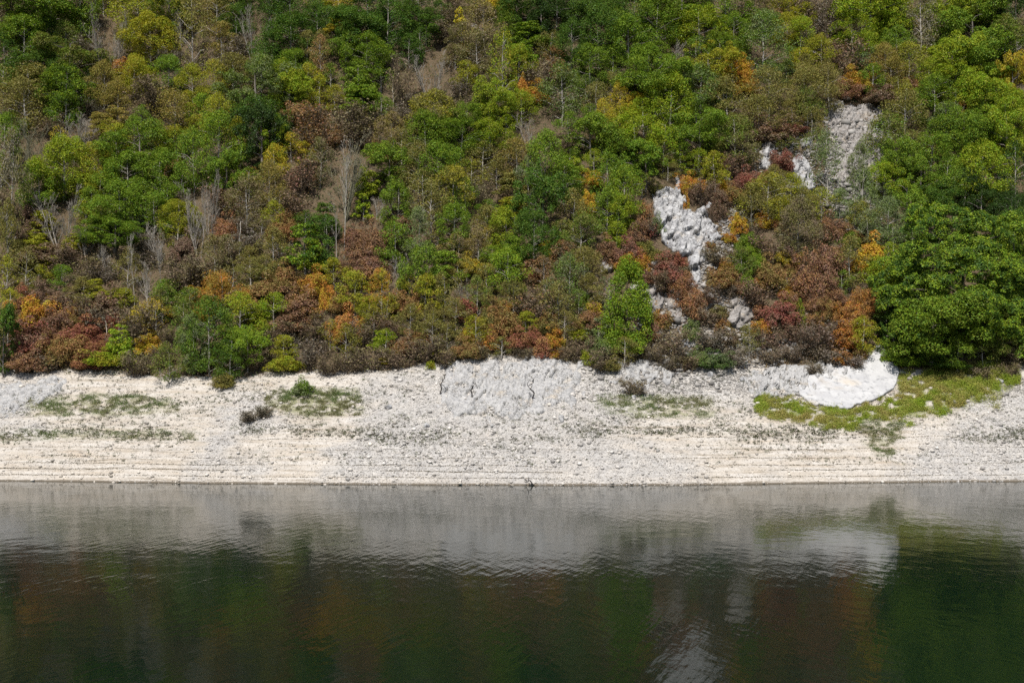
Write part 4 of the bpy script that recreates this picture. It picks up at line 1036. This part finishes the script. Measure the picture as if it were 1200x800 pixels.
def write_labels():
    def side(e, l):
        dx, dy = e["x"] - l[0], e["y"] - l[1]
        if abs(dx) > abs(dy):
            return "left of" if dx < 0 else "right of"
        return "above" if dy < 0 else "below"

    def core(e):
        c = CW[e["c"]]
        if e["sp"] in "QP":
            c = "pale"
        elif e["c2"] and e["c2"] != e["c"] and e["sp"] in "BTSHW":
            c = c + " and " + CW[e["c2"]]
        return c
    todo = [e for e in ENT if not e["label"]]
    bag = {}
    # first pass: the landmark out of the four closest ones that gives the emptiest bag
    for e in sorted(todo, key=lambda e: e["y"]):
        near = sorted(LAND, key=lambda l: math.hypot(e["x"] - l[0], e["y"] - l[1]))[:3]
        opts = [(len(bag.get((core(e), e["sp"], side(e, l), l[2]), [])), i, l) for i, l in enumerate(near)]
        n, i, l = min(opts, key=lambda o: (o[0] * 1.4 + o[1]))
        bag.setdefault((core(e), e["sp"], side(e, l), l[2]), []).append(e)
    num = ["", "", "two", "three", "four", "five", "six", "seven"]
    for (c, sp, sd, lm), es in bag.items():
        f1, fn = FORM[sp]
        if len(es) == 1:
            es[0]["label"] = f"{c} {f1} {sd} the {lm}"
            continue
        horiz = (max(e["x"] for e in es) - min(e["x"] for e in es)) > (max(e["y"] for e in es) - min(e["y"] for e in es))
        es.sort(key=lambda e: e["x"] if horiz else e["y"])
        k = len(es)
        for i, e in enumerate(es):
            a, b = ("leftmost", "rightmost") if horiz else ("highest", "lowest")
            if k == 2:
                r = (("left one", "right one") if horiz else ("upper one", "lower one"))[i]
            elif i == 0:
                r = a
            elif i == k - 1:
                r = b
            elif k == 3:
                r = "middle one"
            else:
                r = ["", "second", "third", "fourth", "fifth", "sixth"][i] + (" from the left" if horiz else " from the top")
            e["label"] = f"{r} of {num[k] if k < 8 else k} {c} {fn} {sd} the {lm}"


fill_gaps()
HIDDEN = {int(v) for v in """""".split()}          # stand wholly behind other plants
ENT = [e for i, e in enumerate(ENT) if i not in HIDDEN]
write_labels()


def place_all():
    used = set()
    bx = np.array([e["x"] for e in ENT])
    by = np.array([e["y"] + e["h"] * (.5 + TRATIO.get(e["sp"], 0)) for e in ENT])
    P = hit(bx, np.minimum(by, 545))
    for e, p in zip(ENT, P):
        rg = random.Random(int(e["x"] * 31 + e["y"] * 7))
        dist = np.linalg.norm(p - CAM)
        w, h = e["w"] * dist / FPX, e["h"] * dist / FPX
        pr = PROTO[e["sp"]]
        ws = sorted({q["W"] if e["sp"] not in "NWQ" else q["H"] for q in pr})
        if e["sp"] in "NWQP":
            key = lambda q: abs(math.log(h / q["H"])) + .3 * abs(math.log((w / h) / (q["W"] / q["H"])))
            best = sorted(pr, key=key)[:3]
        else:
            best = sorted(pr, key=lambda q: abs(math.log(w / q["W"])))
            best = [q for q in best if abs(q["W"] - best[0]["W"]) < .01]
        q = rg.choice(best)
        nm = NAME[e["sp"]]
        if e["sp"] == "S" and e["c"] in ("dg", "mg", "lg", "yg", "ol", "sg", "vd"):
            nm = "green_bush"
        root = bpy.data.objects.new(nm, None); COL.objects.link(root)
        root.empty_display_size = .5
        root.location = p - np.array([0, 0, .12])
        sw, sh = w / q["W"], h / q["H"]
        if e["sp"] in "NWQP":
            sw = min(max(sw, sh * .45), sh * (1.1 if e["sp"] == "N" else 1.5))
        else:
            sw *= 1.12; sh *= 1.28 if e["sp"] in "BTU" else (1.0 if e["sp"] == "M" else 1.12)
        root.scale = (sw, sw * (.55 if e["sp"] == "M" else 1), sh)
        root.rotation_euler.z = rg.uniform(0, 6.28) if e["sp"] != "M" else 0
        tag(root, e["label"], CATG[e["sp"]], "green bushes on the slope" if nm == "green_bush" else GRP.get(e["sp"]))
        for name, me, kind in q["parts"]:
            o = bpy.data.objects.new(name, me); COL.objects.link(o); o.parent = root
            k = rg.uniform(.88, 1.14)
            if kind == "bark":
                c = BARK[e["sp"]]
                if e["sp"] == "N" and e["c"] == "ol":
                    c = (.20, .19, .13)
            else:
                c = PAL[e["c"]]
                if e["sp"] == "N":
                    c = PAL["ol"] if e["c"] == "ol" else PAL["br"]
                c = tuple(v * k * rg.uniform(.94, 1.06) for v in c)
                c2 = PAL[e["c2"] or SECOND[e["c"]]]
                if not e["c2"]:
                    kk = .75 if e["sp"] == "S" else .5
                    c2 = tuple((1 - kk) * a + kk * b for a, b in zip(PAL[e["c"]], c2))
                o["second_colour"] = [*c2, 1.0]
            o.color = (*c, 1)


place_all()

# ------------------------------------------------------------------ rock faces
def crag(name, poly, bulge, mat, label, cat, step=1.6, rough=1.0, seed=0, cell=1.6, soft_edge=14, smooth=False, lean=.35, wobble=4.0):
    poly = [tuple(map(float, p)) for p in poly]
    xs = [p[0] for p in poly]; ys = [p[1] for p in poly]
    gx = np.arange(min(xs) - 6, max(xs) + 6.1, step); gy = np.arange(min(ys) - 6, max(ys) + 6.1, step)
    GX, GY = np.meshgrid(gx, gy)
    wx = GX + wobble * fbm(GX / 14, GY / 14, seed + 71, 3); wy = GY + wobble * fbm(GX / 14, GY / 14, seed + 83, 3)
    ins = pip(wx, wy, poly)
    ed = edge_dist(wx, wy, poly)
    P = hit(GX.ravel(), GY.ravel())
    s = np.linalg.norm(P.mean(0) - CAM) / FPX                    # metres per pixel there
    a = P[:, 0]; b = P[:, 2]
    f = np.clip(ed.ravel() / soft_edge, 0, 1)
    dome = np.sqrt(1 - (1 - f) ** 2)
    a2 = a * .93 - b * .36; b2 = a * .36 + b * .93
    bd, val, ox, oy = cells(a2 / (cell * .75) + .25 * fbm(a / 1.5, b / 2.5, seed + 3), b2 / (cell * 2.0) + .25 * fbm(a, b, seed + 4), seed)
    bd2, val2, ox2, oy2 = cells(a2 / (cell * .3), b2 / (cell * .75), seed + 20)
    off = bulge * dome
    off = off + rough * (.75 * (val - .5) + .45 * ox * (val - .4) - .22 * oy - .30 * sstep(.06, .0, bd)) * np.minimum(1, f * 2)
    off = off + rough * (.12 * (val2 - .5) + .10 * ox2 - .08 * oy2)
    off = off + rough * .16 * fbm(a / 2.2, b / 3.5, seed + 50, 5)
    off = off * np.minimum(1, f * 3) - .35 * (1 - np.minimum(1, f * 4))
    nrm = np.array([0.0, -1.0, lean]); nrm /= np.linalg.norm(nrm)
    V = P + nrm * off[:, None]
    idx = -np.ones(GX.size, int)
    ny, nx = GX.shape
    ok = ins[:-1, :-1] & ins[1:, :-1] & ins[:-1, 1:] & ins[1:, 1:]
    i = (np.arange(ny - 1)[:, None] * nx + np.arange(nx - 1)[None, :])[ok]
    F = np.stack([i, i + nx, i + nx + 1, i + 1], -1)
    # back face and rim, so the rock is a solid body let into the slope
    n = len(V)
    B = P - nrm * np.array([1.0]) * 1.2
    allV = np.concatenate([V, B]); back = F[:, ::-1] + n
    edges = {}
    for q in F:
        for j in range(4):
            e = (int(q[j]), int(q[(j + 1) % 4]))
            if (e[1], e[0]) in edges:
                del edges[(e[1], e[0])]
            else:
                edges[e] = 1
    rim = np.array([(e[1], e[0], e[0] + n, e[1] + n) for e in edges])
    FF = np.concatenate([F, back, rim])
    usedv, inv = np.unique(FF, return_inverse=True)
    me = fast_mesh(name, allV[usedv], inv.reshape(FF.shape), mat, smooth)
    o = link(name, me)
    return tag(o, label, cat, "limestone outcrops")


for r in ROCK_DEFS:
    crag(*r[0], **r[1])

# ------------------------------------------------------------------ loose boulders
def boulder(px, py, size, label, seed):
    p = hit1(px, py)
    rg = np.random.default_rng(seed)
    import bmesh
    bm = bmesh.new(); bmesh.ops.create_icosphere(bm, subdivisions=3, radius=1)
    V = np.array([v.co[:] for v in bm.verts])
    for _ in range(9):
        d = unit(rg.normal(size=3)); c = rg.uniform(.55, .85)
        k = V @ d
        V = V - np.maximum(0, k - c)[:, None] * d
    V = V * rg.uniform(.75, 1.2, 3) * size + rg.normal(size=V.shape) * size * .015
    for v, c in zip(bm.verts, V):
        v.co = c
    me = bpy.data.meshes.new("boulder"); bm.to_mesh(me); bm.free()
    me.materials.append(M_LIME)
    o = link("boulder", me); o.location = p + np.array([0, 0, size * .25]); o.rotation_euler.z = rg.uniform(0, 6)
    tag(o, label, "boulder", "boulders lying on the slope and shore")


for q in [(545, 412, .5, "small white boulder on the brown crest left of the salmon red bush"),
          (700, 428, .6, "white boulder on the upper shore just right of the rock face spire"),
          (742, 466, .35, "small pale boulder on the bank by the brown dead bush"),
          (832, 440, .5, "pale boulder on the upper shore below the brown gully brush"),
          (870, 446, .45, "grey white boulder in the rubble left of the smooth white rock"),
          (930, 404, .4, "small white boulder in the dry brush above the rubbly ledge"),
          (902, 412, .4, "pale boulder in dry brush left of another white boulder"),
          (1118, 473, .45, "pale boulder at the lower edge of the green herb bank"),
          (455, 478, .5, "white boulder on the shore left of the wide rock face"),
          (500, 500, .4, "white boulder on gravel below the left foot of the rock face"),
          (1172, 448, .5, "grey boulder at the right end of the green herb bank")]:
    boulder(*q, seed=int(q[0]))

# ------------------------------------------------------------------ dead branches on the shore
def branch(px, py, length, label, seed, lie, name="dead_branch", col=(.035, .03, .028), cat="dead branch"):
    p = hit1(px, py); rg = np.random.default_rng(seed)
    T = Tubes(); d = np.array(lie, float); d /= np.linalg.norm(d)
    P = limb(np.zeros(3), d * length, rg, .12, 6)
    T.add(P, np.linspace(.09, .03, 6), 6)
    for i in (1, 2, 3, 4):
        s = unit(d + rg.normal(size=3) * .7)
        T.add(limb(P[i], P[i] + s * length * rg.uniform(.25, .5), rg, .15), np.linspace(.05, .018, 4), 4)
    me = T.mesh("dead_branch", M_BARK)
    o = link(name, me); o.location = p + np.array([0, -.15, .12]); o.color = (*col, 1)
    tag(o, label, cat, "dead branches on the shore")


branch(516, 462, 2.4, "black dead branch leaning at the left edge of the rock face", 1, (.3, -.3, 1))
branch(553, 466, 1.6, "black dead branch in the lower middle of the rock face", 2, (.1, -.2, 1))
branch(624, 468, 2.6, "black forked dead branch standing low on the right half of the rock face", 3, (-.2, -.2, 1))
branch(706, 438, 2.2, "dark dead branch on the ledge right of the rock face", 4, (1, -.2, .5))
branch(330, 436, 3.0, "grey dead branch slanting down to the shore under the yellow green bush", 5, (-1, -.5, -.15), col=(.16, .13, .11))
branch(626, 569, 1.3, "dark driftwood stick poking up at the waterline", 6, (-1, -.2, .55), "driftwood", cat="driftwood")
branch(1020, 466, 1.0, "thin dark branch lying below the smooth white rock", 8, (1, .1, .1))

# ------------------------------------------------------------------ what nobody could count
def scatter_ground():
    """brush and fallen leaves between the trees"""
    rg = np.random.default_rng(5)
    nc = 26000
    x = rg.uniform(-92, 92, nc); d = 22 + rg.uniform(0, 1, nc) ** .85 * 90
    y = np.interp(x, _sx, _sy) + d
    C = np.stack([x, y, H(x, y)], -1)
    px, py = project(C)
    bare_ = np.zeros(nc)
    for z, st in SCREE_ZONES:
        bare_ = np.maximum(bare_, st * soft(px, py, z, 8))
    keep = (py < tree_line(px) + 3 * rg.normal(size=nc)) & (px > -120) & (px < 1320) & (py > -90) & (rg.uniform(0, 1, nc) > bare_ * .8)
    C = C[keep]; px = px[keep]; py = py[keep]; nc = len(C)
    rad = rg.uniform(.3, .9, nc); ht = rg.uniform(.15, 1.0, nc) + .9 * (rg.uniform(0, 1, nc) < .25)
    k = np.repeat(np.arange(nc), 13); n = len(k)
    dd = unit(rg.normal(size=(n, 3))); dd[:, 2] = np.abs(dd[:, 2])
    P = C[k] + dd * np.stack([rad, rad, ht], -1)[k] * rg.uniform(.4, 1, n)[:, None]
    P[:, 2] = np.maximum(P[:, 2], H(P[:, 0], P[:, 1]) + .04)
    V, F = leaves(P, rg.normal(size=(n, 3)) * .8 + np.array([0, -.4, .6]), .19, rg)
    hue = fbm(C[:, 0] / 6, C[:, 1] / 6, 99, 3) + rg.normal(size=nc) * .5
    pal = np.array([(.05, .085, .02), (.12, .145, .035), (.14, .105, .05), (.09, .10, .03), (.20, .13, .06)])
    kk = np.clip(((hue + .8) / 1.6 * 5).astype(int), 0, 4)
    gully = sstep(60, 10, np.abs(px - (780 + (py - 330) * -.2)) - 40) * sstep(180, 260, py)
    c = pal[kk] * (1 - gully[:, None]) + gully[:, None] * np.array([.19, .13, .10])
    me = fast_mesh("undergrowth", V, F, M_LEAF_ATTR); vcol(me, np.repeat(c[k], 4, 0))
    o = link("undergrowth", me); o["kind"] = "stuff"


def scatter_herbs():
    rg = np.random.default_rng(6)
    VV, CC, n0 = [], [], 0
    cover = [1.6, 2.2, 1.6, 7.5, 1.4, .9]
    for zi, (poly, cv) in enumerate(zip(GREEN_ZONES, cover)):
        xs = [p[0] for p in poly]; ys = [p[1] for p in poly]
        area = (max(xs) - min(xs)) * (max(ys) - min(ys))
        n = int(area * cv * 1.1)
        px = rg.uniform(min(xs), max(xs), n); py = rg.uniform(min(ys), max(ys), n)
        wob = (30 if zi == 3 else 22) * fbm(px / 26, py / 10, 61 + zi, 4)
        ok = soft(px + wob, py + wob * .4, poly, 9) > rg.uniform(0, 1, n)
        thr = fbm(px / 7, py / 3, 65 + zi, 3)
        ok &= thr > (-.04 if zi == 3 else rg.normal(size=n) * .15 + .05)
        P0 = hit(px[ok], py[ok]); m = len(P0)
        if not m:
            continue
        per = 8
        hgt = ((.20 + .3 * sstep(1050, 1150, px[ok]) + .5 * np.maximum(0, thr[ok])) if zi == 3 else .16) * rg.uniform(.5, 1.5, m)
        k = np.repeat(np.arange(m), per)
        P = P0[k] + rg.normal(size=(len(k), 3)) * np.array([.16, .16, 0]) + np.array([0, 0, 1]) * (rg.uniform(0, 1.2, len(k)) * hgt[k])[:, None]
        V, _ = leaves(P, rg.normal(size=(len(k), 3)) + np.array([0, -.3, .7]), .13, rg, .45)
        VV.append(V)
        t = np.clip(.5 + fbm(P[:, 0] / 2.5, P[:, 1] / 2.5, 12, 3) * 1.1 + rg.normal(size=len(k)) * .2, 0, 1)[:, None]
        a, b = ((.22, .30, .03), (.32, .28, .09)) if zi == 3 else ((.10, .15, .045), (.19, .18, .09))
        CC.append(np.repeat(np.array(a) * (1 - t) + np.array(b) * t, 4, 0))
    V = np.concatenate(VV); F = np.arange(len(V)).reshape(-1, 4)
    me = fast_mesh("grass", V, F, M_LEAF_ATTR); vcol(me, np.concatenate(CC))
    o = link("grass", me); o["kind"] = "stuff"
    # dry drift left along former water lines
    VV, CC = [], []
    for zl, amt, ext in ((.55, 1.0, 1.0), (1.15, 1.3, .9), (1.75, 1.2, .8), (2.45, .8, .7), (3.3, .7, .6), (4.5, .7, .6)):
        m = int(5200 * amt)
        x = rg.uniform(-66, 66, m)
        zz = zl + .10 * fbm(x / 14, x * 0 + zl, 131, 3) + rg.normal(size=m) * .022
        on = fbm(x / 9, x * 0 + zl * 3, 133, 4) + .25 * ((x < -34) | ((x > -22) & (x < 6)) | (x > 22) & (x < 44)) > .10 + rg.normal(size=m) * .14
        x = x[on]; y = shore(x) + np.interp(zz[on], _zp, _dp) + .15
        P = np.stack([x, y, H(x, y) + .02], -1)
        V, _ = leaves(P, rg.normal(size=(len(P), 3)) + np.array([0, -.4, .8]), .15, rg, .4)
        VV.append(V); CC.append(np.repeat(np.array([(.13, .105, .07), (.09, .08, .055), (.20, .165, .11)])[rg.integers(0, 3, len(P))], 4, 0))
    V = np.concatenate(VV); F = np.arange(len(V)).reshape(-1, 4)
    me = fast_mesh("debris", V, F, M_LEAF_ATTR); vcol(me, np.concatenate(CC))
    o = link("debris", me); o["kind"] = "stuff"
    # sparse weeds along the old water lines
    n = 13000
    px = rg.uniform(-40, 1240, n); py = np.concatenate([rg.normal(509, 6, 4200), rg.uniform(435, 545, 5600), rg.normal(472, 13, 3200)])
    patch = fbm(px / 60, py / 12, 91, 3) + .3 * ((px > 660) & (px < 980) & (py > 465) & (py < 510))
    ok = (patch > rg.normal(size=n) * .2 + .12) & (py > tree_line(px)) & (py < 552)
    P0 = hit(px[ok], py[ok]); m = len(P0)
    per = 14; k = np.repeat(np.arange(m), per)
    sz = rg.uniform(.5, 1.5, m)
    P = P0[k] + rg.normal(size=(len(k), 3)) * np.array([.13, .10, 0]) * sz[k][:, None] + np.array([0, 0, 1]) * (rg.uniform(0, .26, len(k)) * sz[k])[:, None]
    V, F = leaves(P, rg.normal(size=(len(k), 3)), .13, rg, .5)
    col = np.array([(.06, .075, .03), (.09, .085, .05), (.05, .045, .035), (.08, .10, .03)])[rg.integers(0, 4, m)]
    me = fast_mesh("weeds", V, F, M_LEAF_ATTR); vcol(me, np.repeat(col[k], 4, 0))
    o = link("weeds", me); o["kind"] = "stuff"


def scatter_stones():
    import bmesh
    rg = np.random.default_rng(8)
    bases = []
    for i in range(7):
        bm = bmesh.new(); bmesh.ops.create_icosphere(bm, subdivisions=1, radius=1)
        V = np.array([v.co[:] for v in bm.verts]); F = np.array([[v.index for v in f.verts] for f in bm.faces]); bm.free()
        for _ in range(6):
            d = unit(rg.normal(size=3)); k = V @ d
            V = V - np.maximum(0, k - .6)[:, None] * d
        V = V * np.array([rg.uniform(.8, 1.3), rg.uniform(.7, 1.1), rg.uniform(.5, .8)]) + rg.normal(size=V.shape) * .06
        bases.append((V, F))
    n = 140000
    x = rg.uniform(-72, 72, n); d = rg.uniform(-.5, 30, n)
    y = shore(x) + d; z = H(x, y); P = np.stack([x, y, z], -1)
    px, py = project(P)
    g = np.zeros(n); wob2 = 45 * fbm(x / 7, y / 3.5, 57, 5)
    for zz in GREY_ZONES:
        g = np.maximum(g, soft(px + wob2, py + wob2 * .4, zz, 26))
    patch = .5 + .5 * fbm(x / 4, y / 2.2, 17, 3)
    q = np.zeros(n)
    keep = (rg.uniform(0, 1, n) < (.38 + .6 * g) * (.35 + patch)) & (py > tree_line(px) - 10)
    # scree lying in the gully and round the crags
    m = 60000
    x2 = rg.uniform(12, 62, m); d2 = rg.uniform(22, 95, m); y2 = np.interp(x2, _sx, _sy) + d2
    P2 = np.stack([x2, y2, H(x2, y2)], -1); px2, py2 = project(P2)
    q2 = np.zeros(m)
    for zz, st in SCREE_ZONES:
        q2 = np.maximum(q2, st * soft(px2, py2, zz, 8))
    k2 = (rg.uniform(0, 1, m) < q2) & (py2 < tree_line(px2))
    P = np.concatenate([P, P2]); g = np.concatenate([g, np.ones(m)]); px = np.concatenate([px, px2]); py = np.concatenate([py, py2])
    keep = np.concatenate([keep, k2]); q = np.concatenate([q, q2])
    P, g, px, py, q = P[keep], g[keep], px[keep], py[keep], q[keep]; n = len(P)
    s = .05 + .022 * rg.pareto(2.3, n); s = np.minimum(s, .30) * (1 + .25 * g)
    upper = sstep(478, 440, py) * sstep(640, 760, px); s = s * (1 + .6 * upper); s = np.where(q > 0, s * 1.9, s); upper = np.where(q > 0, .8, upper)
    VV, FF, CC, nv = [], [], [], 0
    which = rg.integers(0, len(bases), n)
    for bi, (V, F) in enumerate(bases):
        idx = np.where(which == bi)[0]
        th = rg.uniform(0, 6.28, len(idx)); c, sn = np.cos(th), np.sin(th)
        W = np.empty((len(idx), len(V), 3))
        W[:, :, 0] = V[None, :, 0] * c[:, None] - V[None, :, 1] * sn[:, None]
        W[:, :, 1] = V[None, :, 0] * sn[:, None] + V[None, :, 1] * c[:, None]
        W[:, :, 2] = V[None, :, 2]
        W = W * s[idx][:, None, None] + P[idx][:, None, :] + np.array([0, -.3, .55]) * (s[idx] * .5)[:, None, None]
        VV.append(W.reshape(-1, 3))
        FF.append((F[None] + (np.arange(len(idx)) * len(V))[:, None, None] + nv).reshape(-1, 3))
        nv += len(idx) * len(V)
        t = np.clip(g[idx] + rg.normal(size=len(idx)) * .3, 0, 1)[:, None]
        col = np.array([.45, .41, .36]) * (1 - t) + np.array([.425, .405, .385]) * t
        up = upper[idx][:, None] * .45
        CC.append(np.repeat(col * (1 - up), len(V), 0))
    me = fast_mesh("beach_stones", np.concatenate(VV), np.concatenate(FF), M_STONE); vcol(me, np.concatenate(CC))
    o = link("beach_stones", me); o["kind"] = "stuff"


def far_wood():
    """the wood goes on beyond what is listed, one mass"""
    rg = np.random.default_rng(11); rr = random.Random(3)
    VV, CC = [], []
    spots = []
    for i in range(90):
        if i < 26:
            q = (rg.uniform(-95, -25), rg.uniform(-10, 410))
        elif i < 52:
            q = (rg.uniform(1228, 1300), rg.uniform(-10, 420))
        else:
            q = (rg.uniform(-80, 1280), rg.uniform(-62, -8))
        spots.append(q)
    P = hit([q[0] for q in spots], [q[1] + 26 for q in spots])
    for (q, p) in zip(spots, P):
        pr = rr.choice(PROTO["B"][3:] + PROTO["T"][3:])
        me = pr["parts"][1][1]
        V = np.empty(len(me.vertices) * 3, np.float32); me.vertices.foreach_get("co", V); V = V.reshape(-1, 3)
        s = rr.uniform(.85, 1.2); a = rr.uniform(0, 6.28); c, sn = math.cos(a), math.sin(a)
        V = np.stack([V[:, 0] * c - V[:, 1] * sn, V[:, 0] * sn + V[:, 1] * c, V[:, 2]], -1) * s + p
        VV.append(V)
        col = np.array(PAL[rr.choice(["dg", "mg", "mg", "lg", "ol", "ol", "yg", "mg", "br"])])
        CC.append(np.tile(col, (len(V), 1)))
    V = np.concatenate(VV); F = np.arange(len(V)).reshape(-1, 4)
    me = fast_mesh("woodland", V, F, M_LEAF_ATTR); vcol(me, np.concatenate(CC))
    o = link("woodland", me); o["kind"] = "stuff"


scatter_ground()
scatter_herbs()
scatter_stones()
far_wood()

# ------------------------------------------------------------------ light
EL, AZ = R(56), R(-13)                      # sun high behind the camera, a little to its left
sd = Vector((math.sin(AZ) * math.cos(EL), -math.cos(AZ) * math.cos(EL), math.sin(EL)))
sun_d = bpy.data.lights.new("sun", 'SUN'); sun_d.energy = 5.0; sun_d.angle = R(.53); sun_d.color = (1.0, .95, .87)
sun = bpy.data.objects.new("sun", sun_d); COL.objects.link(sun)
sun.rotation_euler = (-sd).to_track_quat('-Z', 'Y').to_euler()
sun.location = (60, -60, 120)
w = bpy.data.worlds.new("World"); sc.world = w; w.use_nodes = True
nt = w.node_tree
bg = nt.nodes["Background"]
sky = nt.nodes.new("ShaderNodeTexSky"); sky.sky_type = 'NISHITA'; sky.sun_disc = False
sky.sun_elevation = EL; sky.sun_rotation = math.atan2(sd.x, sd.y)
nt.links.new(sky.outputs[0], bg.inputs[0]); bg.inputs[1].default_value = .075
sc.view_settings.view_transform = 'Standard'; sc.view_settings.look = 'None'
sc.view_settings.exposure = .38; sc.view_settings.gamma = 1
cy = sc.cycles
cy.max_bounces = 5; cy.diffuse_bounces = 3; cy.glossy_bounces = 3; cy.transmission_bounces = 3; cy.transparent_max_bounces = 4
cy.caustics_reflective = False; cy.caustics_refractive = False
cy.use_denoising = False
